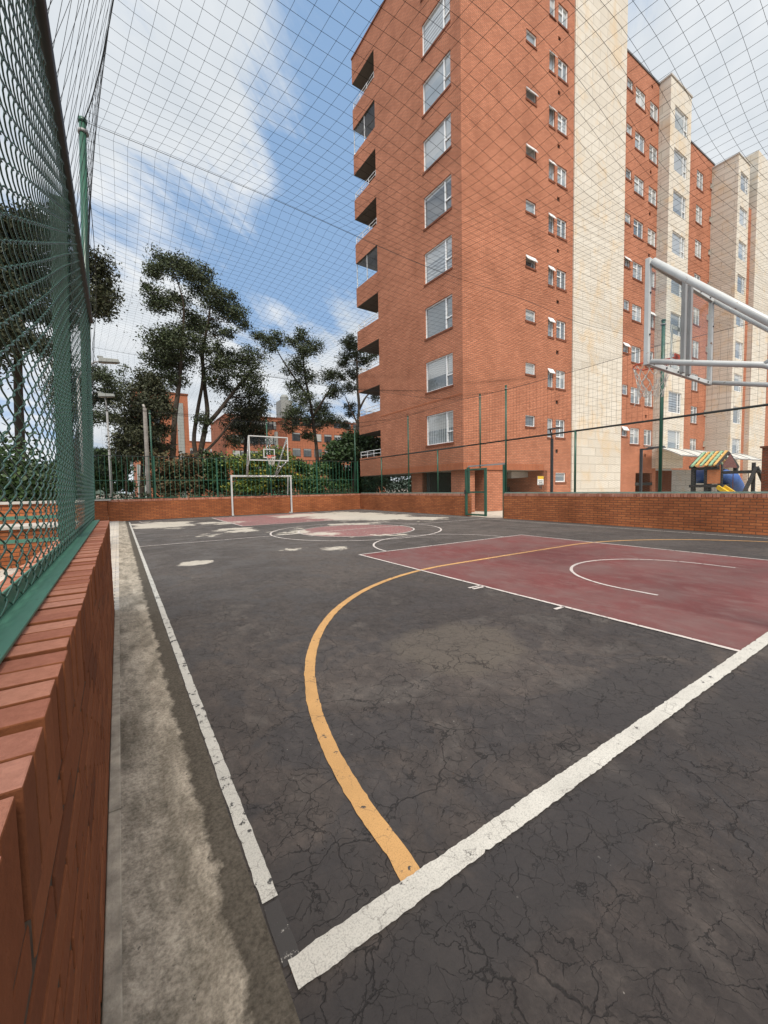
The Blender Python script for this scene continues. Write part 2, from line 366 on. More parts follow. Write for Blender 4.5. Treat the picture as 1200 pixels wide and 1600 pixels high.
def court_mat():
    m, t, b = new_mat('court_asphalt'); p = pos(t)
    c, fine, mid = asphalt_color(t, p)
    # smooth dark re-sealed bands near the lines and a dry, lighter pond ring
    def ell(cx, cy, rx, ry):
        return t.vmath('LENGTH', t.scale(t.vmath('SUBTRACT', p, (cx, cy, 0)), (1/rx, 1/ry, 0)))
    wob = t.math('MULTIPLY', t.math('SUBTRACT', t.noise(p, 2.4, 5, .6), .5), .9)
    e1 = t.math('ADD', ell(2.25, 2.35, .62, .55), wob)
    c = t.mix(t.ramp(e1, .75, 1.0, .7, 0), c, (.098, .082, .066))
    for (x, y, rx, ry, k) in ((1.0, .78, 1.3, .16, .7), (2.6, 1.18, .75, .28, .75), (.5, 1.15, .22, .22, .6), (3.2, .72, 1.1, .2, .7), (3.4, 3.6, .7, .3, .35), (11.9, 8, .55, 14, .4)):
        c = t.mix(t.ramp(t.math('ADD', ell(x, y, rx, ry), wob), .7, 1.02, k, 0), c, (.036, .0332, .0335))
    cr = t.math('MAXIMUM', t.math('MULTIPLY', crack_nodes(t, p, 3.4, .0065, 0.), .8), t.math('MULTIPLY', crack_nodes(t, p, 9.5, .0046, 9.), .8))
    cr = t.math('MAXIMUM', cr, t.math('MULTIPLY', crack_nodes(t, p, 1.7, .007, 5.), .8))
    cr = t.math('MAXIMUM', cr, t.math('MULTIPLY', crack_nodes(t, p, 17., .0034, 2.), .55))
    c = t.mix(t.math('MULTIPLY', cr, .85), c, (.008, .0075, .0075))
    # greying with wear towards the middle of the court
    s = distance_fade(t, p)
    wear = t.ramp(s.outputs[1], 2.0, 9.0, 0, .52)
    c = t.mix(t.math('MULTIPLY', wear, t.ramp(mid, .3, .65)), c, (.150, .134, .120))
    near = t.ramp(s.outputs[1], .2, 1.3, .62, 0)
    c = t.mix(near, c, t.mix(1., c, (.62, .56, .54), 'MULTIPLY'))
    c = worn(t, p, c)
    sx = t.math('MAXIMUM', t.ramp(s.outputs[0], 12.5, 12.85, 0, .6), t.ramp(s.outputs[1], 21.9, 22.2, 0, .6))  # dirt-toned band along the wall bases: contact shade painted into the colour
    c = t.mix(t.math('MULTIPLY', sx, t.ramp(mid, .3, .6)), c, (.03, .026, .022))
    t.l(c, b.inputs['Base Color'])
    t.l(t.ramp(mid, .4, .6, .86, .66), b.inputs['Roughness']); b.inputs['Specular IOR Level'].default_value = .35
    h = t.math('SUBTRACT', t.math('ADD', t.math('MULTIPLY', fine, .22), t.math('MULTIPLY', t.noise(p, 9, 5, .6), .5)), t.math('MULTIPLY', cr, 1.0))
    bump(t, b, h, .55, .012)
    return m
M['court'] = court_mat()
def line_mat(name, col, wear=.5, dirt=.3, old=(.05, .047, .046), cracks=True, grain=.5, far=False, scuff=0):
    m, t, b = new_mat(name); p = pos(t)
    f = t.noise(p, 16, 8, .72); g = t.noise(p, 3, 5, .6); fine = t.noise(p, 190, 4, .75)
    c = t.mix(t.ramp(g, .35, .7, 0, dirt), col, tuple(x*.62 for x in col))
    c = t.mix(t.ramp(fine, .48, .60, 0, grain), c, tuple(x*.36 for x in col))
    c = t.mix(t.ramp(f, .66-wear*.16, .69-wear*.16), c, old)
    if cracks:
        cr = t.math('MAXIMUM', t.math('MULTIPLY', crack_nodes(t, p, 3.4, .0065, 0.), .8), t.math('MULTIPLY', crack_nodes(t, p, 9.5, .0046, 9.), .8))
        c = t.mix(t.math('MULTIPLY', cr, .5), c, (.06, .05, .045))
    if scuff:
        wsp = t.noise(t.scale(p, (1, .45, 1)), 5.5, 8, .72, .4); gy = t.noise(p, .8, 5, .6)
        c = t.mix(t.ramp(wsp, .48, .70, 0, scuff), c, (.20, .135, .125)); c = t.mix(t.ramp(gy, .42, .62, 0, scuff), c, (.135, .088, .082))
    if far: c = worn(t, p, c)
    t.l(c, b.inputs['Base Color']); b.inputs['Roughness'].default_value = .75
    bump(t, b, t.math('ADD', fine, f), .25, .006)
    return m
M['line_white'] = line_mat('line_white', (.56, .535, .48), .28, .5)
M['line_side'] = line_mat('line_side', (.52, .50, .45), .6, .5)
M['line_worn'] = line_mat('line_worn', (.42, .40, .36), 1.75, .6, (.042, .038, .036))
M['line_thin'] = line_mat('line_thin', (.60, .54, .50), .45, .3, (.10, .08, .075))
M['line_yellow'] = line_mat('line_yellow', (.54, .305, .115), .35, .55, grain=.35)
M['key_red'] = line_mat('key_red', (.158, .040, .038), .18, .55, (.10, .058, .052), scuff=.5)
M['key_far'] = line_mat('key_far', (.26, .095, .092), .75, .3, (.30, .25, .22), False, far=True, scuff=.45)

def concrete_mat():
    m, t, b = new_mat('gutter_concrete'); p = pos(t); s = distance_fade(t, p)
    a = t.noise(t.scale(p, (1.6, .7, 1)), 3.2, 8, .68, .5); f = t.noise(p, 75, 4, .7); g = t.noise(t.scale(p, (6, 1, 1)), 2.0, 6, .65); sp2 = t.noise(t.scale(p, (1.2, .8, 1)), 9, 8, .75)
    c = t.mix(t.ramp(a, .32, .64), (.17, .145, .11), (.56, .49, .395))
    c = t.mix(t.ramp(g, .5, .68, 0, .5), c, (.17, .155, .12))
    c = t.mix(t.ramp(sp2, .5, .64, 0, .6), c, (.13, .115, .09))
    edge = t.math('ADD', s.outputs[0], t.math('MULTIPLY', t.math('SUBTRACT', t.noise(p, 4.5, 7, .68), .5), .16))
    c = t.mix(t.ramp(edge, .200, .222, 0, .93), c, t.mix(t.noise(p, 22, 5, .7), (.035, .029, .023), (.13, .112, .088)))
    c = t.mix(t.ramp(f, .36, .66, 0, .8), c, t.mix(1., c, (.42, .41, .40), 'MULTIPLY'))
    pit = t.noise(p, 33, 3, .6)
    c = t.mix(t.ramp(pit, .68, .72, 0, .7), c, (.05, .046, .04))
    t.l(c, b.inputs['Base Color']); b.inputs['Roughness'].default_value = .93; b.inputs['Specular IOR Level'].default_value = .2
    bump(t, b, t.math('ADD', t.math('MULTIPLY', f, .5), t.math('ADD', a, t.math('MULTIPLY', pit, -.4))), .6, .012)
    return m
M['gutter'] = concrete_mat()
M['kerb'] = plain('kerb', (.36, .315, .25), .93, var=.4, scale=14, bumpy=.6)
M['pavers'] = brick('pavers', (.62, .55, .45), (.46, .43, .40), (.25, .23, .2), .2, .1, .006, .3, .25, bmp=.3)
M['ground'] = plain('ground', (.20, .165, .13), .95, var=.35, scale=1.5, bumpy=.3)
M['path'] = plain('path', (.46, .40, .33), .92, var=.15, scale=3)

# ================================================================== SETTING
def sheet(name, x0, x1, y0, y1, z, mat):
    mb = MB(); mb.face([(x0, y0, z), (x1, y0, z), (x1, y1, z), (x0, y1, z)]); return struct(mb.build(name, mat))
sheet('ground', -900, 900, -900, 1500, -.03, M['ground'])
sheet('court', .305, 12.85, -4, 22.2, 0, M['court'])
sheet('path', 12.85, 60, -6, 22, -.012, M['path'])
g = MB()
nY = 60
for k in range(nY):
    y0, y1 = -3+k*(25.2/nY), -3+(k+1)*(25.2/nY)
    xs = [(-.052, .012), (.0, .004), (.10, -.006), (.19, .002), (.306, .002)]
    for a in range(len(xs)-1):
        (xa, za), (xb, zb) = xs[a], xs[a+1]
        g.face([(xa, y0, za), (xb, y0, zb), (xb, y1, zb), (xa, y1, za)])
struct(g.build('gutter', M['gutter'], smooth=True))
g = MB(); y = -3
while y < 5.2:
    L = .98; y1 = min(y+L, 5.24); g.box(-.094, -.052, y, y1-.008, -.02, .016+random.uniform(-.002, .002)); y += L
struct(g.build('kerb', M['kerb'], bevel=.004))
g = MB(); g.box(-2.0, -.052, 5.25, 22.3, -.03, .014); struct(g.build('footpath', M['pavers']))

def ribbon(mb, pts, w, z, step=.04, jag=.006, closed=False):
    """a painted band along a polyline, its edges slightly chipped"""
    P = [Vector((*p, 0)) for p in pts]; dense = []
    for i in range(len(P)-1):
        n = max(1, int((P[i+1]-P[i]).length/step))
        for k in range(n): dense.append(P[i].lerp(P[i+1], k/n))
    dense.append(P[-1]); L = []; R = []
    jl = jr = 0
    for i, p in enumerate(dense):
        t = (dense[min(i+1, len(dense)-1)]-dense[max(i-1, 0)]).normalized(); n = Vector((-t.y, t.x, 0))
        jl = jl*.55+random.gauss(0, jag)*.7; jr = jr*.55+random.gauss(0, jag)*.7
        cl = random.random() < .006; crr = random.random() < .012
        L.append(p+n*(w/2+jl-(.16*w*random.random() if cl and jag > 0 else 0))); R.append(p-n*(w/2+jr-(.16*w*random.random() if crr and jag > 0 else 0)))
    for i in range(len(dense)-1):
        mb.face([(R[i].x, R[i].y, z), (R[i+1].x, R[i+1].y, z), (L[i+1].x, L[i+1].y, z), (L[i].x, L[i].y, z)])
def arc(cx, cy, r, a0, a1, n=48): return [(cx+r*math.cos(R_(a0+(a1-a0)*k/n)), cy+r*math.sin(R_(a0+(a1-a0)*k/n))) for k in range(n+1)]
def mark(name, parts, w, mat, z, jag=.004, step=.04):
    mb = MB()
    for p in parts: ribbon(mb, p, w, z, step, jag)
    return struct(mb.build(name, mat))
KX0, KX1, KY = 3.88, 8.80, 6.78
mb = MB(); mb.face([(KX0, .99, .003), (KX1, .99, .003), (KX1, KY, .003), (KX0, KY, .003)]); struct(mb.build('key_area', M['key_red']))
mb = MB(); mb.face([(3.75, 15.1, .004), (9.0, 15.1, .004), (9.0, 21.0, .004), (3.75, 21.0, .004)])
mb.face([(x, y, .004) for x, y in arc(6.22, 11.0, 1.75, 0, 357.5, 47)]); struct(mb.build('far_key_area', M['key_far']))
mark('key_line', [[(KX0, .99), (KX0, KY), (KX1, KY), (KX1, .99)], arc(6.33, KY, 1.8, 0, 180), [(5.12, 2.07)]+arc(6.39, 2.42, 1.27, 180, 0)+[(7.66, 2.07)],
    [(KX0-.16, 2.45), (KX0, 2.45)], [(KX0-.22, 3.55), (KX0, 3.55)], [(KX0-.22, 3.62), (KX0, 3.62)]], .042, M['line_thin'], .007, .002)
mark('far_line', [[(3.75, 21.), (3.75, 15.1), (9., 15.1), (9., 21.)], arc(6.22, 11., 1.8, 0, 360, 80), arc(6.2, 10.95, 2.62, 0, 360, 90), [(.34, 11.2), (12.2, 11.2)], [(.36, 21.05), (12.2, 21.05)],
    arc(4.6, 21., 3.87, 270, 180)], .05, M['line_thin'], .008, .003)
mark('area_arc', [[(.745, .985)]+arc(4.6, 1.1, 3.84, 180, 90, 70)+arc(7.95, 1.07, 3.87, 90, 0, 70)], .075, M['line_yellow'], .005, .0019, .02)
mark('side_line', [[(.337, 1.2), (.345, 21.05)], [(12.2, .9), (12.2, 21.05)]], .050, M['line_side'], .006, .0014, .02)
mark('side_line_stub', [[(.334, 1.0), (.336, 1.19)]], .050, M['line_worn'], .006, .0014, .02)
mark('base_line', [[(.325, .97), (12.2, .955)]], .082, M['line_white'], .009, .0021, .012)

# ================================================================== BRICK WALLS round the court
def rowlock(mb, x0, x1, y0, y1, zb, zt, along='y', bw=.068, gap=.011, jit=.004):
    a, b = (y0, y1) if along == 'y' else (x0, x1)
    k = a
    while k < b-.02:
        e = min(k+bw, b); dz = random.uniform(-jit, jit); dx = random.uniform(-jit, jit); tw = random.uniform(-.003, .003)
        if along == 'y':
            mb.hull([(x0+dx, k+tw, zb), (x1+dx, k-tw, zb), (x1+dx, e-tw, zb), (x0+dx, e+tw, zb)], [(x0+dx, k+tw, zt+dz), (x1+dx, k-tw, zt+dz), (x1+dx, e-tw, zt+dz), (x0+dx, e+tw, zt+dz)])
        else:
            mb.hull([(k+tw, y0+dx, zb), (e+tw, y0+dx, zb), (e-tw, y1+dx, zb), (k-tw, y1+dx, zb)], [(k+tw, y0+dx, zt+dz), (e+tw, y0+dx, zt+dz), (e-tw, y1+dx, zt+dz), (k-tw, y1+dx, zt+dz)])
        k = e+gap
# near left wall, every brick laid
W0, W1, WXI, WXO, WTOP = -1.6, 5.22, -.097, -.345, 1.0
t_ = thing('brick_wall', 'low brown brick wall close by on the left under the chain link fence, with worn brick-on-edge coping', 'wall', (-.22, 2, 0))
mb = MB(); mb.box(WXO+.014, WXI-.0022, W0, W1-.012, 0, WTOP-.03); mb.build('mortar_core', M['mortar'], t_)
mb = MB(); z = .01; row = 0
while z < WTOP-.14:
    y = W0-(.13 if row % 2 else 0)
    while y < W1-.03:
        ya, yb = max(y, W0), min(y+.240, W1)
        if yb-ya > .03:
            d = random.uniform(.0002, .0018)
            e1, e2 = d+random.uniform(-.001, .001), d+random.uniform(-.001, .001); zz_ = z+random.uniform(-.0015, .0015)
            mb.hull([(WXI-.10, ya, zz_), (WXI+e1, ya, zz_), (WXI+e2, yb-.003, zz_), (WXI-.1, yb-.003, zz_)], [(WXI-.10, ya, zz_+.0565), (WXI+e1, ya, zz_+.0565), (WXI+e2, yb-.003, zz_+.0565), (WXI-.1, yb-.003, zz_+.0565)]); mb.box(WXO, WXO+.1, ya, yb, z, z+.060)
        y += .253
    if True:
        mb.box(WXO+.11, WXI-.11, W1-.05, W1, z, z+.06)
    z += .071; row += 1
mb.build('wall_face', M['brick_face'], t_, bevel=.003)
mb = MB(); rowlock(mb, WXO, WXI+.003, W0, W1, z, WTOP, 'y', .060, .013, .0025); cp = mb.build('coping', [M['brick_cap'], M['brick_face']], t_, bevel=.0025)
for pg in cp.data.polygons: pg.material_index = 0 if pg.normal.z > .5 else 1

FARY, FARX = 22.3, 12.9
t_ = thing('brick_wall', 'far orange brick wall running behind the far goal below the picket fence', 'wall', (6, FARY+.15, 0))
mb = MB(); mb.box(-.44, FARX, FARY, FARY+.25, -.02, .90); mb.build('wall_face', M['brick_wall'], t_)
mb = MB(); rowlock(mb, -.44, FARX, FARY-.004, FARY+.255, .905, 1.0, 'x', .07, .010, .002); mb.build('coping', M['brick_cap'], t_)
t_ = thing('brick_wall', 'short brick pier with flat grey cap at the far left end of the court', 'wall', (-.75, FARY+.1, 0))
mb = MB(); mb.box(-1.2, -.45, FARY-.06, FARY+.3, -.02, .97); mb.build('wall_face', M['brick_wall'], t_)
mb = MB(); mb.box(-1.24, -.3, FARY-.1, FARY+.34, .97, 1.03); mb.build('cap_slab', M['slab'], t_)
GY0, GY1 = 10.8, 12.8     # gate gap in the right wall
for (ya, yb, lab) in ((GY1, FARY-.01, 'right hand brick wall between the gate and the far corner, below the brick apartment block'), (-4, GY0, 'long right hand brick wall nearest the camera, beside the red key')):
    t_ = thing('brick_wall', lab, 'wall', (FARX+.12, (ya+yb)/2, 0))
    mb = MB(); mb.box(FARX, FARX+.25, ya, yb, -.02, .90); mb.build('wall_face', M['brick_wall'], t_)
    mb = MB(); rowlock(mb, FARX-.004, FARX+.255, ya, yb, .905, 1.0, 'y', .07, .010, .002); mb.build('coping', M['brick_cap'], t_)

# ================================================================== FENCES
def chain(mb, org, du, dv, L, H, p, r, sides=4, sub=3, depth=.004, wob=0):
    """chain link: interlocking zigzag wires hung in the plane du x dv"""
    o = Vector(org); du = Vector(du).normalized(); dv = Vector(dv).normalized(); n = du.cross(dv).normalized()
    nw = int(L/p); nz = int(H/(p/2))
    for i in range(nw):
        pts = []
        for k in range(nz*sub+1):
            ph = k/sub; tri = abs((ph % 2)-1)*2-1
            x = tri*.5*p*1.03
            if sub > 1: x = .5*p*1.04*math.copysign(abs(math.sin((ph+.5)*math.pi))**.8, math.sin((ph+.5)*math.pi))
            if i % 2: x = -x
            u = (i+.5)*p+x; v = ph*p/2
            bow = wob*math.sin(u*2.1+1)*math.sin(v*1.7)
            pts.append(o+du*u+dv*v+n*(depth*math.cos((ph+.5)*math.pi)*(-1 if i % 2 else 1)+bow))
        mb.tube(pts, r, sides, False)
# near left fence, leaning slightly in
LX0, LX1 = -.222, -.165
t_ = thing('chain_link_fence', 'green chain link fence standing on the near left brick wall, dark top rail', 'fence', (-.22, 2, WTOP))
mb = MB(); lean = Vector((LX1-LX0, 0, 2.1))
chain(mb, (LX0, W0+.05, 1.03), (0, 1, 0), lean, 6.75, 2.1, .060, .0021, 5, 4, .0042, .012); mb.build('wire_mesh', M['green_wire'], t_, smooth=True, uv=False)
mb = MB(); mb.tube([(LX1, W0, 3.10), (LX1, 5.28, 3.10)], .030, 12); mb.build('top_rail', M['rail_dark'], t_, smooth=True)
mb = MB(); mb.box(LX0-.02, LX0+.043, W0, 5.23, WTOP+.004, WTOP+.012); mb.box(LX0-.02, LX0-.014, W0, 5.23, WTOP+.012, WTOP+.06); mb.build('bottom_angle', M['green_light'], t_, bevel=.002)
for yy in (-.9, 3.2, 5.20):
    w = .055 if yy != 5.2 else .03
    mb = MB(); mb.bar((LX0-.06, yy, WTOP), (LX1-.055, yy, 3.08), w*1.45, w*1.45); mb.build('post', M['green_deep'], t_)

# far picket fence
t_ = thing('picket_fence', 'green vertical bar fence along the top of the far brick wall', 'fence', (6, FARY+.12, 1))
yb_ = FARY+.12; FT = 3.02
posts = [-.9, 1.5, 4.35, 7.2, 10.0, 12.82]
for a, b in zip(posts[:-1], posts[1:]):
    mb = MB(); n = int((b-a)/.215)
    for k in range(1, n): x = a+(b-a)*k/n; mb.box(x-.011, x+.011, yb_-.011, yb_+.011, 1.03, FT)
    mb.box(a, b, yb_-.015, yb_+.015, 1.035, 1.07); mb.box(a, b, yb_-.013, yb_+.013, 1.88, 1.905)
    mb.build('bar_panel', M['green'], t_)
for x in posts:
    mb = MB(); mb.box(x-.035, x+.035, yb_-.035, yb_+.035, .98, FT+.04); mb.build('post', M['green'], t_)
mb = MB(); mb.box(posts[0], posts[-1], yb_-.02, yb_+.02, FT, FT+.03); mb.build('top_rail', M['rail_dark'], t_)

# right fence, two stretches
RX = FARX+.12
for (ya, yb, ps, lab) in ((GY1+.1, FARY, (14.9, 19.9), 'chain link fence with green posts on the right wall between gate and far corner'),
                          (-4, GY0, (7.85, 2.6), 'chain link fence with green posts and black top rail on the long right wall')):
    t_ = thing('chain_link_fence', lab, 'fence', (RX, (ya+yb)/2, 1))
    mb = MB(); chain(mb, (RX, ya, 1.05), (0, 1, 0), (0, 0, 1), yb-ya, 2.08, .066, .0030, 3, 1, 0); mb.build('wire_mesh', M['green_wire'], t_, uv=False)
    yt = GY1+.1 if yb == GY0 else yb
    mb = MB(); mb.tube([(RX, ya, 3.12), (RX, yt, 3.12)], .030, 8); mb.build('top_rail', M['rail_dark'], t_, smooth=True)
    mb = MB(); mb.box(RX-.05, RX+.05, ya, yb, 1.005, 1.05); mb.build('bottom_angle', M['green_pale'], t_)
    for yy in ps:
        mb = MB(); mb.tube([(RX, yy, 1.0), (RX, yy, 3.12)], .036, 10); mb.build('post', M['green'], t_, smooth=True)
# gate, standing open into the court side of the gap
t_ = thing('gate', 'narrow open green metal gate with chain link panels in the right wall gap', 'gate', (FARX-.02, GY1, 0))
gx, g0, g1, gt = FARX-.03, 11.72, 12.84, 2.08
mb = MB()
for yy in (g0, g1): mb.box(gx-.035, gx+.035, yy-.05, yy+.05, .04, gt)
mb.box(gx-.03, gx+.03, g0+.05, g1-.05, gt-.07, gt-.005); mb.box(gx-.03, gx+.03, g0+.05, g1-.05, .05, .12); mb.box(gx-.025, gx+.025, g0+.05, g1-.05, 1.03, 1.09)
mb.build('frame', M['green'], t_)
mb = MB(); chain(mb, (gx, g0+.05, .12), (0, 1, 0), (0, 0, 1), g1-g0-.1, .9, .06, .0017, 3, 1, 0); chain(mb, (gx, g0+.05, 1.1), (0, 1, 0), (0, 0, 1), g1-g0-.1, .9, .06, .0017, 3, 1, 0); mb.build('wire_mesh', M['green_wire'], t_)
mb = MB(); mb.box(gx-.06, gx+.04, g1-.02, g1+.07, .98, 1.16); mb.build('latch', M['rail_dark'], t_)
t_ = thing('gateway', 'green gate posts and grey lintel bar over the opening in the right wall', 'gateway', (RX, 11.8, 0))
mb = MB(); mb.bar((RX, GY0+.02, 2.2), (RX, GY1+.05, 2.2), .05, .06); mb.build('lintel', M['grey_metal'], t_)
for yy in (GY0+.06, GY1+.06):
    mb = MB(); mb.box(RX-.05, RX+.05, yy-.05, yy+.05, 0, 2.16); mb.build('post', M['green'], t_)

# ------------------------------------------------------------------ tall net poles
def net_pole(x, y, z0, z1, r, lab, lx=0, ly=0):
    t = thing('net_pole', lab, 'pole', (x, y, z0), 'tall green net poles round the court')
    mb = MB(); mb.tube([(x+lx, y+ly, z0), (x, y, z1)], r, 10); mb.build('pole', M['green'], t, smooth=True)
    mb = MB(); mb.tube([(x, y, z1-.01), (x, y, z1+.03)], r*1.25, 10); mb.build('cap', M['green'], t, smooth=True)
    mb = MB(); mb.tube([(x, y, z1-.12), (x-.0, y-.0, z1-.09)], r*1.5, 10); mb.build('cable_clamp', M['grey_metal'], t, smooth=True)
NZ = 5.2
net_pole(-.13, 5.43, 1.0, NZ, .033, 'tall green net pole at the end of the near left fence', -.125, -.26)
net_pole(RX, 5.27, 1.0, 5.86, .045, 'tall green net pole rising behind the near backboard')
net_pole(RX, 10.78, 1.0, NZ+.06, .036, 'tall green net pole right of the gate opening')
net_pole(RX, 12.15, 2.1, NZ, .034, 'tall green net pole standing above the open gate')
net_pole(RX, 17.25, 1.0, NZ-.1, .036, 'tall green net pole left of the gate, before the brick block windows')
net_pole(FARX-.2, FARY+.15, 1.0, NZ, .03, 'tall green net pole in the far right corner before the dense tree')
net_pole(7.12, FARY+.3, 1.0, NZ, .035, 'tall green net pole behind the far backboard')
net_pole(1.44, FARY+.2, 1.0, NZ, .035, 'tall green net pole beside the grey wooden pole at the far fence')
t_ = tag(MB().build('x', M['net']), 'x', 'x'); bpy.data.objects.remove(t_)

# ------------------------------------------------------------------ the net overhead
CABY = (-2.8, 5.42, 13.4, FARY+.1)
def edge_l(y):
    b = 0.0
    if y < 5.42: b = .46*max(0, math.sin(math.pi*(y+2.8)/8.22))**.8
    elif y < 13.4: b = .10*math.sin(math.pi*(y-5.42)/7.98)-.27*(y-5.42)/7.98
    else: b = -.27*(1-(y-13.4)/9.0)
    return -.13+b
def edge_r(y): return RX-.03
def net_z(u, y):
    """u 0..1 across; cables carry the net, it sags between them"""
    for a, b in zip(CABY[:-1], CABY[1:]):
        if y <= b or b == CABY[-1]:
            f = min(1, max(0, (y-a)/(b-a))); break
    s = math.sin(math.pi*f); ss = abs(s)**.75
    mid = math.sin(math.pi*u)
    cab = .16*mid
    sag = (.10+.30*mid**.6)*ss
    rip = .035*math.sin(u*23+y*1.3)+.03*math.sin(y*2.6+u*9)
    return NZ-cab-sag+rip*(.3+.7*ss)*min(1, 6*mid)
def net_pt(u, y):
    xl, xr = edge_l(y), edge_r(y); x = xl+(xr-xl)*u
    x += .05*math.sin(y*1.1+u*7)*math.sin(math.pi*u)
    yy = y+.05*math.sin(u*17+y*.4)*min(1, 8*u*(1-u))
    return Vector((x, yy, net_z(u, y)))
t_ = thing('safety_net', 'black knotted safety net hung over the whole court on cables between the green poles', 'net', (6, 10, 3.1))
NX, NYC, cell = 98, 188, .135
ys_ = [CABY[0]+(CABY[-1]-CABY[0])*k/NYC for k in range(NYC+1)]
mb = MB()
for i in range(NX+1): mb.tube([net_pt(i/NX, y) for y in ys_], .0015, 3, False)
for y in ys_: mb.tube([net_pt(i/NX, y) for i in range(NX+1)], .0015, 3, False)
mb.build('ceiling_net', M['net'], t_, uv=False)
mb = MB()
for y in CABY: mb.tube([net_pt(i/40, y)+Vector((0, 0, .006)) for i in range(41)], .003, 4, False)
for e in (0, 1): mb.tube([net_pt(e, y)+Vector((0, 0, .004)) for y in ys_], .006, 4, False)
mb.build('support_cable', M['rail_dark'], t_, uv=False)
# hanging side nets
def grid_net(name, P, nu, nv, r):
    mb = MB()
    for i in range(nu+1): mb.tube([P(i/nu, k/12) for k in range(13)], r, 3, False)
    for k in range(nv+1): mb.tube([P(i/(nu//2), k/nv) for i in range(nu//2+1)], r, 3, False)
    mb.build(name, M['net'], t_, uv=False)
def P_right(a, b):
    y = CABY[0]+(CABY[-1]-CABY[0])*a; return Vector((RX-.03, y, 3.14+(net_z(1, y)-3.14)*b))
grid_net('side_net', P_right, 168, 14, .0024)
def P_far(a, b): return Vector((-.5+(RX+.5)*a, FARY+.1, 3.05+(net_z(a, CABY[-1])-3.05)*b))
grid_net('side_net', P_far, 84, 13, .0026)
mb = MB(); nd = 60
for s in (0, 1):
    for i in range(-16, nd+16):
        pts = []
        for k in range(17):
            b = k/16; a = (i+(b*3.4 if s else 3.4-b*3.4))/nd
            if a < 0 or a > 1: continue
            y = CABY[0]+8.2*a; top = net_pt(0, y); bot = Vector((LX1, y, 3.12)); pts.append(bot.lerp(top, b)+Vector((.006*math.sin(a*31+b*5), 0, 0)))
        if len(pts) > 1: mb.tube(pts, .0012, 3, False)
mb.build('side_net', M['net'], t_, uv=False)
mb = MB(); nd = 60
for i in range(0, nd+1, 2):
    y = 5.5+16.8*i/nd; top = net_pt(0, y); mb.tube([(-.5, y, 1.0+2*.5), top], .002, 3, False)
mb.build('side_net', M['net'], t_, uv=False)

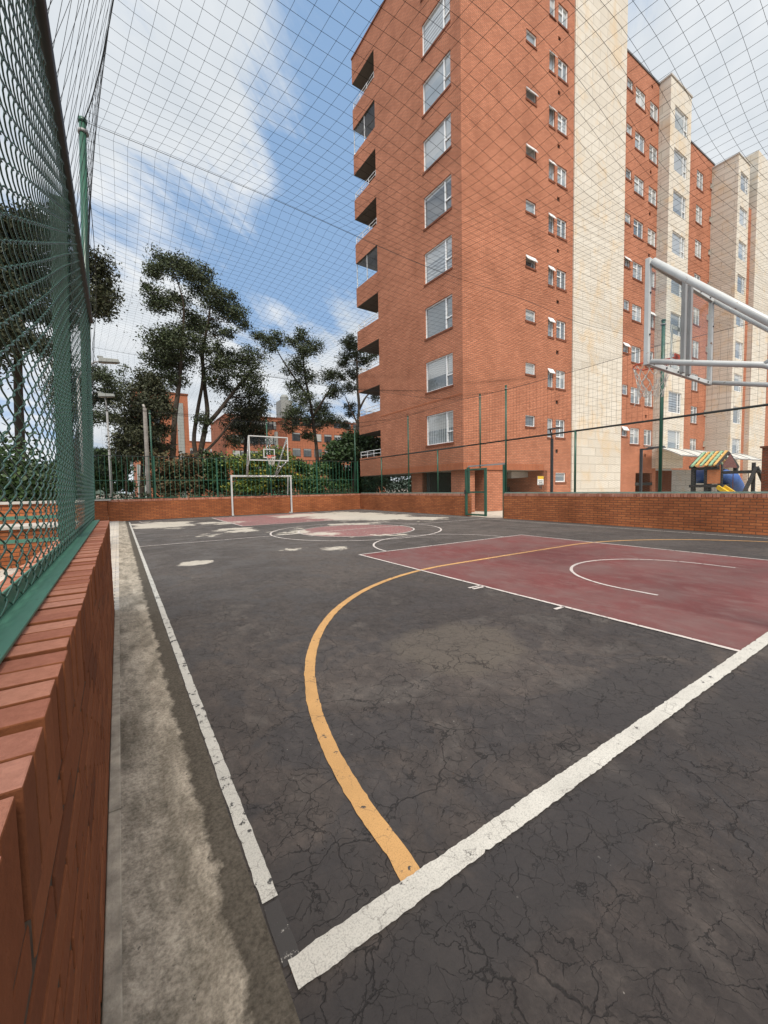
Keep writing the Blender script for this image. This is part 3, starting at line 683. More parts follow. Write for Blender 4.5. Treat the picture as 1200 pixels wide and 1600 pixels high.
# ================================================================== GOALS WITH HOOPS
def goal_hoop(lab, loc, rot, span, board, front, lower=False):
    """local frame: x across, +y into the court, goal line at y=0"""
    g = thing('goal_with_hoop', lab, 'goal', loc, 'football goals carrying basketball hoops'); g['org'] = (0, 0, 0); g.rotation_euler = (0, 0, rot)
    hw = span/2; H = 2.1; r = .045; D = .55
    for sx in (-1, 1):
        mb = MB(); mb.box(sx*hw-.04, sx*hw+.04, -.04, .04, 0, H+.04); mb.build('goal_post', M['white_metal'], g, bevel=.008)
    mb = MB(); mb.box(-hw+.04, hw-.04, -.04, .04, H-.04, H+.04); mb.build('crossbar', M['white_metal'], g, bevel=.008)
    for sx in (-1, 1):
        mb = MB(); mb.bar((sx*(hw-.06), -.04, .03), (sx*(hw-.06), -D, .03), .05); mb.bar((sx*(hw-.06), -D, .0), (sx*(hw-.06), -D+.28, H), .05); mb.build('back_stay', M['white_metal'], g)
    mb = MB(); mb.bar((-hw+.09, -D, .03), (hw-.09, -D, .03), .06); mb.build('back_bar', M['white_metal'], g)
    mb = MB(); mb.bar((-hw+.09, -D+.28, H-.02), (hw-.09, -D+.28, H-.02), .05); mb.build('back_bar', M['white_metal'], g)
    bx0, bx1, bz0, bz1 = board; by = front; m = .055
    # clear backboard in its frame
    bb = MB(); bb.box(bx0+.04, bx1-.04, by-.006, by+.006, bz0+.04, bz1-.04); bo = bb.build('backboard', M['clear'], g)
    mb = MB()
    for (xa, xb, za, zb) in ((bx0, bx0+m, bz0, bz1), (bx1-m, bx1, bz0, bz1), (bx0+m, bx1-m, bz0, bz0+m), (bx0+m, bx1-m, bz1-m, bz1)): mb.box(xa, xb, by-.03, by+.022, za, zb)
    mb.build('board_frame', M['white_metal'], bo, bevel=.006)
    mb = MB(); cx = (bx0+bx1)/2
    for dx in ((-.09, .09) if lower else (-.06, .10)): mb.box(cx+dx-.03, cx+dx+.03, by-.075, by-.032, bz0+.02, bz1-.02)
    mb.build('board_brace', M['grey_metal'], bo)
    mb = MB(); q = .30; zc = bz0+.40; w = .05
    for (xa, xb, za, zb) in ((-q, q, zc+.17, zc+.17+w), (-q, q, zc-.25, zc-.25+w), (-q, -q+w, zc-.2, zc+.17), (q-w, q, zc-.2, zc+.17)): mb.box(cx+xa, cx+xb, by+.008, by+.011, za, zb)
    mb.build('target_square', M['white_metal'], bo)
    if lower:
        for (xx, zz) in [(bx0+.16+k*(bx1-bx0-.32)/5, zq) for k in range(6) for zq in (bz1-m/2, bz0+m/2)]+[(xq, zq) for zq in (bz0+.35, bz1-.4) for xq in (bx0+m/2, bx1-m/2)]:
            mb = MB(); mb.tube([(xx, by-.04, zz), (xx, by-.028, zz)], .012, 8); mb.build('bolt', M['black_metal'], bo)
    rz = bz0+.24; rr = .225; rc = (cx, by+.12+rr, rz)
    mb = MB(); mb.tube([(rc[0]+rr*math.cos(2*math.pi*k/28), rc[1]+rr*math.sin(2*math.pi*k/28), rz) for k in range(29)], .010, 8)
    mb.bar((cx-.09, by+.02, rz), (cx-.12, by+.2, rz), .02); mb.bar((cx+.09, by+.02, rz), (cx+.12, by+.2, rz), .02); mb.box(cx-.11, cx+.11, by+.023, by+.04, rz-.09, rz+.05)
    ri = mb.build('rim', M['rim'], g, smooth=False)
    mb = MB(); rnd = random.Random(5); n = 12
    ring = lambda k, f: Vector((rc[0]+math.cos(2*math.pi*k/n)*(rr-.10*f)+(rnd.random()-.5)*.05*f, rc[1]+math.sin(2*math.pi*k/n)*(rr-.10*f)+(rnd.random()-.5)*.05*f, rz-.44*f+(rnd.random()-.5)*.07*f))
    rows = [[ring(k+.5*(j % 2), j/5) for k in range(n)] for j in range(6)]
    for j in range(5):
        for k in range(n):
            a = rows[j][k]
            for b in (rows[j+1][k], rows[j+1][(k-1) % n if j % 2 == 0 else (k+1) % n]):
                if rnd.random() < .86: mb.tube([a, a.lerp(b, .5)+Vector((0, 0, -.012)), b], .0048, 4)
    for k in (1, 4, 8): mb.tube([rows[4][k], rows[4][k]+Vector((.03, .02, -.12)), rows[4][k]+Vector((.01, .05, -.2))], .005, 4)
    mb.build('hoop_net', M['cord'], ri)
    # struts from the crossbar up to the board corners
    for sx, cxb in ((-1, bx0+.03), (1, bx1-.03)):
        sx_ = cxb+(.22 if sx < 0 else -.22)
        mb = MB(); mb.tube([(cxb, by-.05, bz1-.05), (sx_, -.18, H+.02)], .038, 12); mb.build('strut', M['white_metal'], g, smooth=True)
        kz = Vector((cxb+(.10 if sx < 0 else -.10), .58, bz0-.25))
        mb = MB(); mb.tube([(cxb, by-.05, bz0+.03), kz, (sx_, .06, H+.03)], .031, 12); mb.tube([kz, Vector((cxb, by-.05, bz1-.05)).lerp(Vector((sx_, -.18, H+.02)), .72)], .03, 10)
        mb.build('strut', M['white_metal'], g, smooth=True)
    return g
m_, t2, b2 = new_mat('clear_board'); b2.inputs['Base Color'].default_value = (.93, .96, .95, 1); b2.inputs['Transmission Weight'].default_value = 1; b2.inputs['Roughness'].default_value = 0.0; b2.inputs['IOR'].default_value = 1.03
b2.inputs['Coat Weight'].default_value = .25; M['clear'] = m_
# far goal faces the camera, near goal stands behind the near base line
goal_hoop('white goal and clear basketball backboard at the far end before the orange wall', (6.62, FARY-.2, 0), math.pi, 3.25, (-1.03, 1.03, 2.83, 4.10), 1.35)
NGX = 6.30
goal_hoop('near white steel hoop and glass backboard seen from behind at the right edge', (NGX, .72, 0), 0, 3.2, (-1.0, .98, 2.70, 3.93), 1.61, True)

# ================================================================== APARTMENT BLOCKS
class Plane:
    def __init__(s, p, d, n): s.p = Vector(p); s.d = Vector(d).normalized(); s.n = Vector(n).normalized()
    def pt(s, a, z, off=0): q = s.p+s.d*a+s.n*off; return (q.x, q.y, z)
    def hit(s, u, v):
        r = ray(u, v); det = r.x*-s.d.y+s.d.x*r.y        # t*r - a*d = p
        t = (s.p.x*-s.d.y+s.d.x*s.p.y)/det; q = Vector((r.x*t, r.y*t)); return (q-s.p).dot(s.d), EYE+r.z*t
    def off(s, o): return Plane(s.p+s.n*o, s.d, s.n)
EXD, EYD = Vector((1, -.028)).normalized(), Vector((-.022, 1)).normalized()
NFX, NFY = Vector((-EYD.y, EYD.x)), Vector((EXD.y, -EXD.x))      # outward normals of the left and the right face
CORN = Vector((14.3, 14.45))
PL = Plane(CORN, EYD, NFX); PR = Plane(CORN, EXD, NFY)
def facade(mb, pl, a0, a1, z0, z1, holes, depth=.13):
    A = sorted({a0, a1, *[min(max(h[i], a0), a1) for h in holes for i in (0, 1)]}); Z = sorted({z0, z1, *[min(max(h[i], z0), z1) for h in holes for i in (2, 3)]})
    for a, b in zip(A[:-1], A[1:]):
        for c, d in zip(Z[:-1], Z[1:]):
            ma, mz = (a+b)/2, (c+d)/2
            if any(h[0] < ma < h[1] and h[2] < mz < h[3] for h in holes): continue
            mb.face([pl.pt(a, c), pl.pt(b, c), pl.pt(b, d), pl.pt(a, d)])
    for (a, b, c, d) in holes:
        for e in ([(a, c), (b, c)], [(b, c), (b, d)], [(b, d), (a, d)], [(a, d), (a, c)]):
            (p, q), (r, s_) = e
            mb.face([pl.pt(p, q), pl.pt(r, s_), pl.pt(r, s_, -depth), pl.pt(p, q, -depth)])
def pbox(mb, pl, a0, a1, z0, z1, o0, o1):
    mb.hull([pl.pt(a0, z0, o0), pl.pt(a1, z0, o0), pl.pt(a1, z0, o1), pl.pt(a0, z0, o1)], [pl.pt(a0, z1, o0), pl.pt(a1, z1, o0), pl.pt(a1, z1, o1), pl.pt(a0, z1, o1)])
def window(parent, pl, rect, style, pane, sill=True, open_top=False, fw=.05):
    a, b, c, d = rect; lo, hi = -.125, -.055
    mb = MB()
    pbox(mb, pl, a, a+fw, c, d, lo, hi); pbox(mb, pl, b-fw, b, c, d, lo, hi); pbox(mb, pl, a+fw, b-fw, c, c+fw, lo, hi); pbox(mb, pl, a+fw, b-fw, d-fw, d, lo, hi)
    if style == 'big':                               # wide light plus a narrow split column towards the corner
        m = a+(b-a)*.24; pbox(mb, pl, m-.035, m+.035, c+fw, d-fw, lo, hi+.004); pbox(mb, pl, a+fw, m-.035, c+(d-c)*.36-.03, c+(d-c)*.36+.03, lo, hi+.002)
    elif style == 'big_r':
        m = a+(b-a)*.76; pbox(mb, pl, m-.03, m+.03, c+fw, d-fw, lo, hi+.004); pbox(mb, pl, m+.03, b-fw, c+(d-c)*.34-.025, c+(d-c)*.34+.025, lo, hi+.002)
    elif style == 'double':
        m = (a+b)/2; pbox(mb, pl, m-.03, m+.03, c+fw, d-fw, lo, hi+.004)
        pbox(mb, pl, a+fw, m-.03, d-.40, d-.36, lo, hi+.002)
    w = mb.build('window', M['alu'] if style != 'dark' else M['alu_dark'], parent)
    mb = MB(); mb.face([pl.pt(a+fw*.6, c+fw*.6, -.105), pl.pt(b-fw*.6, c+fw*.6, -.105), pl.pt(b-fw*.6, d-fw*.6, -.105), pl.pt(a+fw*.6, d-fw*.6, -.105)]); mb.build('pane', PANE[pane], w)
    if open_top:                                     # awning light swung outwards
        L = min(d-c, .34); h = d-.03; ang = R_(32); mb = MB()
        p = lambda s_, k: pl.pt(s_, h-k*L*math.cos(ang), -.04+k*L*math.sin(ang))
        q = lambda s_, k: pl.pt(s_, h-k*L*math.cos(ang)+.03, -.04+k*L*math.sin(ang)+.02)
        mb.hull([p(a, 0), p(b, 0), p(b, 1), p(a, 1)], [q(a, 0), q(b, 0), q(b, 1), q(a, 1)]); mb.build('sash', M['alu'], w)
    if sill:
        mb = MB(); pbox(mb, pl, a-.04, b+.04, c-.11, c-.004, -.02, .035); mb.build('sill', M['brick_dark'], w)
    return w

# ---- corner block
B1 = thing('apartment_building', 'tall red brick apartment block with corner balconies and pale stone stair tower', 'building', (20, 20, 0))
s_w0, zt0 = PL.hit(708, 640); _, zb0 = PL.hit(708, 691); s_w1, ztl = PL.hit(666, 651); _, zbl = PL.hit(666, 696)
zt0 = (zt0+ztl)/2; zb0 = (zb0+zbl)/2
_, z7 = PL.hit(657, 136); _, z0_ = PL.hit(666, 651); P1 = (z7-z0_)/6
s_end, _ = PL.hit(594, 640); s_bal, _ = PL.hit(563, 735)
_, SOF = PL.hit(700, 735)
_, ROOF = PL.hit(548, 97)
NFL = 9
rects_L = [(s_w0, s_w1, zb0+k*P1, zt0+k*P1) for k in range(NFL) if zt0+k*P1 < ROOF-.2]
def rrect(u0, v0, u1, v1):
    a, za = PR.hit(u0, v0); b, zb = PR.hit(u1, v1); return a, b, zb, za
small = rrect(821, 648, 836, 667); narrow = rrect(855.5, 653.5, 863.7, 683.5); dbl = rrect(868.5, 655, 882.6, 684); vent = rrect(868, 702, 871.8, 708)
rects_R = []
kinds = []
for k in range(NFL):
    for nm, r in (('small', small), ('narrow', narrow), ('double', dbl), ('vent', vent)):
        if r[3]+k*P1 < ROOF-.2: rects_R.append((r[0], r[1], r[2]+k*P1, r[3]+k*P1)); kinds.append((nm, k))
s_beige, _ = PR.hit(893, 600); s_b2, _ = PR.hit(970, 600)
s_op1, z_op1 = PR.hit(850, 729.5); s_op0, _ = PR.hit(762, 728)
gw = rrect(868, 738.5, 883.7, 753)
mb = MB()
facade(mb, PL, 0, s_end, SOF, ROOF, rects_L)
facade(mb, PR, 0, s_beige, SOF, ROOF, rects_R)
facade(mb, PR, s_op1, s_beige, 0, SOF, [gw])
DEP = 11.0
Q = lambda a, b, z: (CORN.x+EXD.x*a+EYD.x*b, CORN.y+EXD.y*a+EYD.y*b, z)
mb.face([Q(0, s_end, SOF), Q(s_b2, s_end, SOF), Q(s_b2, s_end, ROOF), Q(0, s_end, ROOF)])           # back wall
mb.face([Q(s_b2, 0, 0), Q(s_b2, s_end, 0), Q(s_b2, s_end, ROOF), Q(s_b2, 0, ROOF)])
mb.face([Q(0, 0, ROOF-.02), Q(s_b2, 0, ROOF-.02), Q(s_b2, s_end, ROOF-.02), Q(0, s_end, ROOF-.02)])
pbox(mb, PR, s_op1, s_op1+.3, 0, SOF, -5, 0)
mb.build('brick_shell', M['brick_block'], B1)
mb = MB(); mb.face([Q(0, 0, SOF), Q(s_beige, 0, SOF), Q(s_beige, s_end, SOF), Q(0, s_end, SOF)]); mb.build('soffit', M['soffit'], B1)
mb = MB(); pbox(mb, PR, 0.02, s_beige, ROOF, ROOF+.1, -.2, .05); pbox(mb, PL, -.03, s_bal, ROOF, ROOF+.1, -.2, .05); mb.build('roof_coping', M['brick_dark'], B1)
mb = MB()
for off_z in (SOF+.004,): pbox(mb, PL, .0, s_end, SOF-.002, SOF+.34, -.05, .012); pbox(mb, PR, -.012, s_op1, SOF-.002, SOF+.34, -.05, .012)
for zz in (SOF+3.05+.6, ): pbox(mb, PL, 0.05, s_end-.05, zz, zz+.09, -.03, .006)
mb.build('soldier_course', M['soldier'] if 'soldier' in M else brick('soldier', (.47, .16, .075), (.40, .13, .065), (.30, .14, .085), .085, .36, .010, .3, .2, 0), B1)
mb = MB(); pbox(mb, PR, s_beige, s_b2, 0, ROOF+3.2, -4, .07); mb.build('stair_tower', M['stone'], B1)
PANES_L = [2, 4, 4, 1, 3, 0, 0, 1, 0]
for k, r in enumerate(rects_L): window(B1, PL, r, 'big', PANES_L[k % 9])
for (nm, k), r in zip(kinds, rects_R):
    if nm == 'vent':
        mb = MB(); pbox(mb, PR, r[0], r[1], r[2], r[3], -.12, -.08); mb.build('vent', M['dark_room'], B1); continue
    pane = random.choice([0, 0, 2, 4, 5, 5, 1]);
    if nm == 'small': window(B1, PR, r, 'single', 3 if k == 3 else random.choice([5, 0, 0, 4]), True, k in (3, 5, 6), .045)
    elif nm == 'narrow': window(B1, PR, r, 'single', pane, True, k not in (0, 8), .04)
    else: window(B1, PR, r, 'double', pane, True, False, .05)
window(B1, PR, gw, 'single', 5, True, False, .06)
# balconies at the far end of the left face
_, zb_b = PL.hit(563, 741); _, zb_t = PL.hit(563, 713); HB = zb_t-zb_b
for k in range(NFL):
    zb = SOF+k*P1; 
    if zb > ROOF-1.2: break
    zt = zb+HB
    last = zb+P1 > ROOF-1.2
    mb = MB(); pbox(mb, PL, s_end, s_bal, zb+.004, zt, -.18, 0); pbox(mb, PL, s_bal-.18, s_bal, zb+.004, zt, -3.4, -.18)
    bal = mb.build('balcony', M['brick_block'], B1)
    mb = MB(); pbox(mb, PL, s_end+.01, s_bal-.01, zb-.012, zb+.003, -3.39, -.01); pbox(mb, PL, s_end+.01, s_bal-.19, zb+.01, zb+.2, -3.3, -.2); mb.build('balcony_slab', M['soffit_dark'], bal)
    if k in (5-1, 8-1) or k == 4:
        mb = MB(); nxt = zb+P1
        for (a0, a1) in ((s_end+.02, (s_end+s_bal)/2-.02), ((s_end+s_bal)/2+.02, s_bal-.03)): pbox(mb, PL, a0, a1, zt+.02, nxt-.03, -.08, -.065)
        mb.build('balcony_glazing', M['clear'], bal)
        for a0 in (s_end+.03, (s_end+s_bal)/2, s_bal-.04):
            mb = MB(); pbox(mb, PL, a0-.015, a0+.015, zt+.0, nxt-.02, -.1, -.05); mb.build('glazing_bar', M['alu'], bal)
    else:
        mb = MB()
        for hh in (.20, .42): mb.tube([PL.pt(s_end, zt+hh, -.06), PL.pt(s_bal-.06, zt+hh, -.06), PL.pt(s_bal-.06, zt+hh, -3.0)], .022, 6)
        for j in range(4): aa = s_end+.1+(s_bal-s_end-.16)*j/3; mb.tube([PL.pt(aa, zt, -.06), PL.pt(aa, zt+.42, -.06)], .016, 6)
        mb.build('balcony_railing', M['alu'], bal)
# roof band over the top balcony
mb = MB(); zr = SOF+NFL*P1
zlast = max(k for k in range(NFL) if SOF+k*P1 <= ROOF-1.2); ztop = SOF+(zlast+1)*P1
pbox(mb, PL, s_end, s_bal, min(ztop, ROOF-.75), ROOF, -3.4, 0); br_ = mb.build('balcony_roof', M['brick_block'], B1)
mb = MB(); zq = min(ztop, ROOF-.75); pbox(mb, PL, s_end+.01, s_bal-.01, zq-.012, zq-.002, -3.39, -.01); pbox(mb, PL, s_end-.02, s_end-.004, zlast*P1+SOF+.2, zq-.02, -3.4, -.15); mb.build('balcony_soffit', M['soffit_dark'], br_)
# ground floor: columns and dark rooms
def column(u, v0, w, d, dy, mat='brick_block'):
    a, _ = PL.hit(u, v0); mb = MB(); pbox(mb, PL, a-w/2, a+w/2, 0, SOF-.003, -dy-d, -dy); mb.build('column', M[mat], B1)
column(637, 760, 1.0, .5, .7); column(708, 760, 1.1, .6, .4)
c_ = gnd(764, 800); mb = MB(); ca, cb = PR.hit(762, 760)[0], PR.hit(787, 760)[0]; pbox(mb, PR, ca, cb, 0, SOF-.003, -.9, -.05); mb.build('column', M['brick_block'], B1)
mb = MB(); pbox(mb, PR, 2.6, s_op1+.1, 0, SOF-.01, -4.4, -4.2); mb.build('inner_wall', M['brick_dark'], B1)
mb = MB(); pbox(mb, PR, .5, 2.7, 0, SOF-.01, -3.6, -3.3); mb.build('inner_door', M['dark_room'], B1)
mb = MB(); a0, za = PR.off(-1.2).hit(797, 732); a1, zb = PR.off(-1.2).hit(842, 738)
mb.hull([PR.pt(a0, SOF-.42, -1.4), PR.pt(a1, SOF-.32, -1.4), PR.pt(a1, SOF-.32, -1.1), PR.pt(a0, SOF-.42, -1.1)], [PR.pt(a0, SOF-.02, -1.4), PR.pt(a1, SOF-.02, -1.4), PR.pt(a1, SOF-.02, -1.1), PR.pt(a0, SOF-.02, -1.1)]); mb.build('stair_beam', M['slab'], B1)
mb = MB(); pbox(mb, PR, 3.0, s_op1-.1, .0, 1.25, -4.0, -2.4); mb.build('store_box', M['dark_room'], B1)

# ---- stepped block behind, along the same front
B2 = thing('apartment_building', 'long stepped block of red brick and pale stone bays behind the near hoop', 'building', (40, 16, 0))
PR2 = PR.off(-.25)
_, RF2 = PR2.hit(972, 72)
sA, _ = PR2.hit(968, 600); sB, _ = PR2.hit(1021, 600)
def rr(pl, u0, v0, u1, v1):
    a, za = pl.hit(u0, v0); b, zb = pl.hit(u1, v1); return a, b, zb, za
def stack(base, n, top):
    return [(base[0], base[1], base[2]+k*P1, base[3]+k*P1) for k in range(-1, n) if base[3]+k*P1 < top-.25 and base[2]+k*P1 > 2.4]
cols2 = [stack(rr(PR2, 972.5, 600, 981, 617.5), 9, RF2), stack(rr(PR2, 985.7, 604, 1000, 632), 9, RF2), stack(rr(PR2, 1007.5, 609, 1019.5, 636), 9, RF2)]
vents2 = stack(rr(PR2, 1008, 648, 1010.5, 653.5), 9, RF2)
mb = MB(); hl = [h for c in cols2+[vents2] for h in c]; door = rr(PR2, 993, 739, 1018, 768); door = (door[0], door[1], 0.02, door[3])
facade(mb, PR2, sA-.5, sB+.6, 0, RF2, hl+[door]); mb.build('brick_shell', M['brick_block'], B2)
mb = MB(); pbox(mb, PR2, door[0], door[1], 0, door[3], -1.6, -1.5); pbox(mb, PR2, door[0]-.05, door[1]+.05, door[3]-.9, door[3]-.7, -.12, .02); mb.build('dark_entry', M['dark_room'], B2)
mb = MB(); pbox(mb, PR2, sA-.4, sB+.6, RF2, RF2+.12, -.3, .05); mb.build('roof_coping', M['alu_dark'], B2)
for ci, c in enumerate(cols2):
    for k, r in enumerate(c): window(B2, PR2, r, ('single', 'double', 'double')[ci], random.choice([0, 0, 5, 5, 4, 2]) if ci < 2 else random.choice([4, 0, 3, 5]), True, (ci == 0 and k in (0, 2, 4)) or (ci == 2 and k == 3), .05)
for r in vents2:
    mb = MB(); pbox(mb, PR2, r[0], r[1], r[2], r[3], -.12, -.08); mb.build('vent', M['dark_room'], B2)
# bay one: pale stone, its side towards the camera
def along_ey(a_side, u, v):
    """distance the side wall at a_side comes forward to reach column u"""
    p = CORN+EXD*a_side+NFY*(-.25); best = min((abs((CX+FPX*0)-0), 0),)
    lo, hi = 0.0, 12.0
    for _ in range(60):
        mid_ = (lo+hi)/2; q = p+NFY*mid_; c = ROT.transposed() @ Vector((q.x, q.y, 20-EYE)); uu = CX+FPX*c.x/c.z
        if uu < u: lo = mid_
        else: hi = mid_
    return lo
o1 = along_ey(sB, 1044, 400); PB1 = PR2.off(o1)
_, TB1 = PB1.hit(1047, 115); sB1b, _ = PB1.hit(1075, 400); _, SB1 = PB1.hit(1045, 731)
w1 = stack(rr(PB1, 1045, 610, 1064, 647), 9, TB1)
mb = MB(); facade(mb, PB1, sB, sB1b, SB1, TB1, w1)
mb.face([PB1.pt(sB, SB1), PB1.pt(sB, SB1, -o1-4), PB1.pt(sB, TB1, -o1-4), PB1.pt(sB, TB1)]); mb.face([PB1.pt(sB1b, SB1), PB1.pt(sB1b, SB1, -o1-4), PB1.pt(sB1b, TB1, -o1-4), PB1.pt(sB1b, TB1)])
mb.face([PB1.pt(sB, SB1), PB1.pt(sB1b, SB1), PB1.pt(sB1b, SB1, -o1-4), PB1.pt(sB, SB1, -o1-4)]); mb.face([PB1.pt(sB, TB1), PB1.pt(sB1b, TB1), PB1.pt(sB1b, TB1, -o1-4), PB1.pt(sB, TB1, -o1-4)])
mb.build('stone_bay', M['stone'], B2)
for k, r in enumerate(w1): window(B2, PB1, r, 'big_r', random.choice([0, 0, 1, 5, 2]), False, False, .06)
mb = MB(); pbox(mb, PB1, sB-.05, sB1b+.05, TB1, TB1+.12, -o1-4, .05); mb.build('roof_coping', M['slab'], B2)
mb = MB(); pbox(mb, PR2, sB+.05, sB+.35, 0, SB1-.01, -2.5, -.1); pbox(mb, PR2, sB+.35, sB+9, 0, SB1-.01, -2.6, -2.4); pbox(mb, PR2, sB+3.2, sB+4.6, 0, SB1-.3, -2.38, -2.3); mb.build('entrance_wall', M['brick_dark'], B2)
# red section two
PR3 = PR2.off(-1.0)
_, RF3 = PR3.hit(1079, 222)
s3a, _ = PR3.hit(1070, 400); s3b, _ = PR3.hit(1109, 400)
c3 = [stack(rr(PR3, 1079.5, 634, 1089, 662), 9, RF3), stack(rr(PR3, 1100, 640, 1104.5, 650), 9, RF3)]
mb = MB(); facade(mb, PR3, s3a-1.5, s3b+.5, SB1, RF3, [h for c in c3 for h in c]); mb.build('brick_shell', M['brick_block'], B2)
mb = MB(); pbox(mb, PR3, s3a-.5, s3b+.5, RF3, RF3+.12, -.3, .05); mb.build('roof_coping', M['alu_dark'], B2)
for ci, c in enumerate(c3):
    for k, r in enumerate(c): window(B2, PR3, r, ('double', 'single')[ci], random.choice([4, 5, 5, 0]), True, False, .05)
# bay two
lo, hi = 0., 14.
p3 = CORN+EXD*s3b+NFY*(-1.25)
for _ in range(60):
    mid_ = (lo+hi)/2; q = p3+NFY*mid_; c = ROT.transposed() @ Vector((q.x, q.y, 16-EYE)); uu = CX+FPX*c.x/c.z
    if uu < 1147: lo = mid_
    else: hi = mid_
o2 = lo; PB2 = PR3.off(o2)
_, TB2 = PB2.hit(1151, 236); s4, _ = PB2.hit(1164, 500); s5, _ = PB2.hit(1171, 500); s6, _ = PB2.hit(1300, 500)
w2 = stack(rr(PB2, 1146, 634, 1157, 663), 9, TB2)
def boxshell(mb, pl, a, b, z0, z1, holes, back):
    facade(mb, pl, a, b, z0, z1, holes)
    for s_ in (a, b): mb.face([pl.pt(s_, z0), pl.pt(s_, z0, -back), pl.pt(s_, z1, -back), pl.pt(s_, z1)])
    mb.face([pl.pt(a, z1), pl.pt(b, z1), pl.pt(b, z1, -back), pl.pt(a, z1, -back)]); mb.face([pl.pt(a, z0), pl.pt(b, z0), pl.pt(b, z0, -back), pl.pt(a, z0, -back)])
mb = MB(); boxshell(mb, PB2, s3b, s4, 0, TB2, w2, o2+4); mb.build('stone_bay', M['stone'], B2)
for k, r in enumerate(w2): window(B2, PB2, r, 'big_r', random.choice([0, 5, 4, 5]), False, False, .06)
mb = MB(); pbox(mb, PB2, s3b-.05, s4+.05, TB2, TB2+.1, -o2-4, .05); mb.build('roof_coping', M['slab'], B2)
_, TS = PB2.off(.2).hit(1172, 315)
mb = MB(); boxshell(mb, PB2.off(-.12), s4-.3, s5+.2, 0, TS, [], 3); mb.build('brick_strip', M['brick_block'], B2)
PB3 = PB2.off(.25); _, TB3 = PB3.hit(1178, 225)
s7, _ = PB3.hit(1196, 640)
mb = MB(); boxshell(mb, PB3, s5, s7, 0, TB3, [], 9); mb.build('stone_bay', M['stone'], B2)
mb = MB(); boxshell(mb, PB3.off(-.3), s7-.1, s7+9, 0, TB3, [], 9); pbox(mb, PB3, s5-.16, s5-.01, TB2+.3, TB3-.05, -9, -2); mb.build('brick_shell', M['brick_block'], B2)
# curved entrance canopy
cv = MB(); cpl = PR2.off(2.6); a0, zc0 = cpl.hit(1062, 718); a1, _ = cpl.hit(1190, 718); zc0 = 3.15
for j in range(10):
    t0, t1 = j/10, (j+1)/10; f = lambda t: (2.2*t, .75*math.sin(t*math.pi/2))
    (d0, h0), (d1, h1) = f(t0), f(t1)
    cv.hull([cpl.pt(a0, zc0+h0, -d0), cpl.pt(a1, zc0+h0, -d0), cpl.pt(a1, zc0+h1, -d1), cpl.pt(a0, zc0+h1, -d1)], [cpl.pt(a0, zc0+h0+.03, -d0), cpl.pt(a1, zc0+h0+.03, -d0), cpl.pt(a1, zc0+h1+.03, -d1), cpl.pt(a0, zc0+h1+.03, -d1)])
cvo = cv.build('entrance_canopy', M['canopy'], B2)
mb = MB()
for j in range(7):
    aa = a0+(a1-a0)*j/6; mb.tube([cpl.pt(aa, zc0+.75*math.sin(k/8*math.pi/2)+.05, -2.2*k/8) for k in range(9)], .03, 6)
mb.tube([cpl.pt(a0, zc0, .02), cpl.pt(a1, zc0, .02)], .05, 8); mb.build('canopy_rib', M['grey_metal'], cvo)

# ---- blocks far behind the trees
def far_block(lab, x0, x1, y, dep, h, mat, wins, extra=None, loc=None):
    b = thing('apartment_building', lab, 'building', ((x0+x1)/2, y, 0))
    mb = MB(); mb.box(x0, x1, y, y+dep, -.5, h); mb.build('brick_shell', M[mat], b)
    mb = MB(); mb.box(x0-.1, x1+.1, y-.1, y+dep+.1, h, h+.25); mb.build('roof_coping', M['brick_dark'], b)
    for (a, c, z0, z1, pn) in wins:
        mb = MB(); mb.box(a, c, y-.06, y-.005, z0, z1); w = mb.build('window', M['alu_dark'], b)
        mb = MB(); mb.box(a+.08, c-.08, y-.09, y-.062, z0+.08, z1-.08); mb.build('pane', PANE[pn], w)
    return b
p0, p1 = at_y(206, 606, 70), at_y(293, 620, 70)
tw = far_block('red brick tower with grey vertical concrete strip half hidden by the tall eucalyptus', p0.x, p1.x, 70, 12, p0.z-.3, 'brick_far',
   [(p0.x+1.2+dx, p0.x+2.0+dx, z, z+1.3, 3) for z in (3.2, 6.0, 8.8, 11.6) for dx in (1.4,)])
mb = MB(); q0, q1 = at_y(279, 700, 69.9), at_y(289, 700, 69.9); mb.box(q0.x, q1.x, 69.8, 69.94, 0, p0.z-1.6); q0, q1 = at_y(214, 740, 69.9), at_y(228, 740, 69.9); mb.box(q0.x, q1.x, 69.8, 69.94, 0, 5.5); mb.build('concrete_strip', M['concrete_grey'], tw)
p0, p1 = at_y(352, 648, 78), at_y(442, 642, 78)
wn = []
for fl in range(5):
    for k in range(7):
        if (k+fl) % 7 != 6: wn.append((p0.x+1.0+k*(p1.x-p0.x-2)/7, p0.x+2.6+k*(p1.x-p0.x-2)/7, 1.6+fl*2.9, 3.1+fl*2.9, random.choice([3, 3, 4, 0])))
fb = far_block('red brick apartment building behind the far hoop with rows of dark balconies', p0.x, p1.x, 78, 14, p0.z, 'brick_far', wn)
mb = MB(); q0, q1 = at_y(432, 700, 77.8), at_y(446, 700, 77.8)
mb = MB(); mb.box(q0.x-.3, q1.x+.5, 77.2, 78.6, 0, p0.z-2.6); mb.build('concrete_shaft', M['concrete_grey'], fb)
q0 = at_y(447, 625, 80); mb = MB(); mb.box(q0.x-1.1, q0.x+1.3, 80, 83, p0.z, q0.z); mb.lathe((q0.x+.2, 81.5, q0.z), [(.8, 0), (.9, .8), (.6, 1.3), (0, 1.4)], 14); mb.build('water_tank', M['concrete_grey'], fb)
p0, p1 = at_y(448, 652, 72), at_y(600, 652, 72)
wn = []
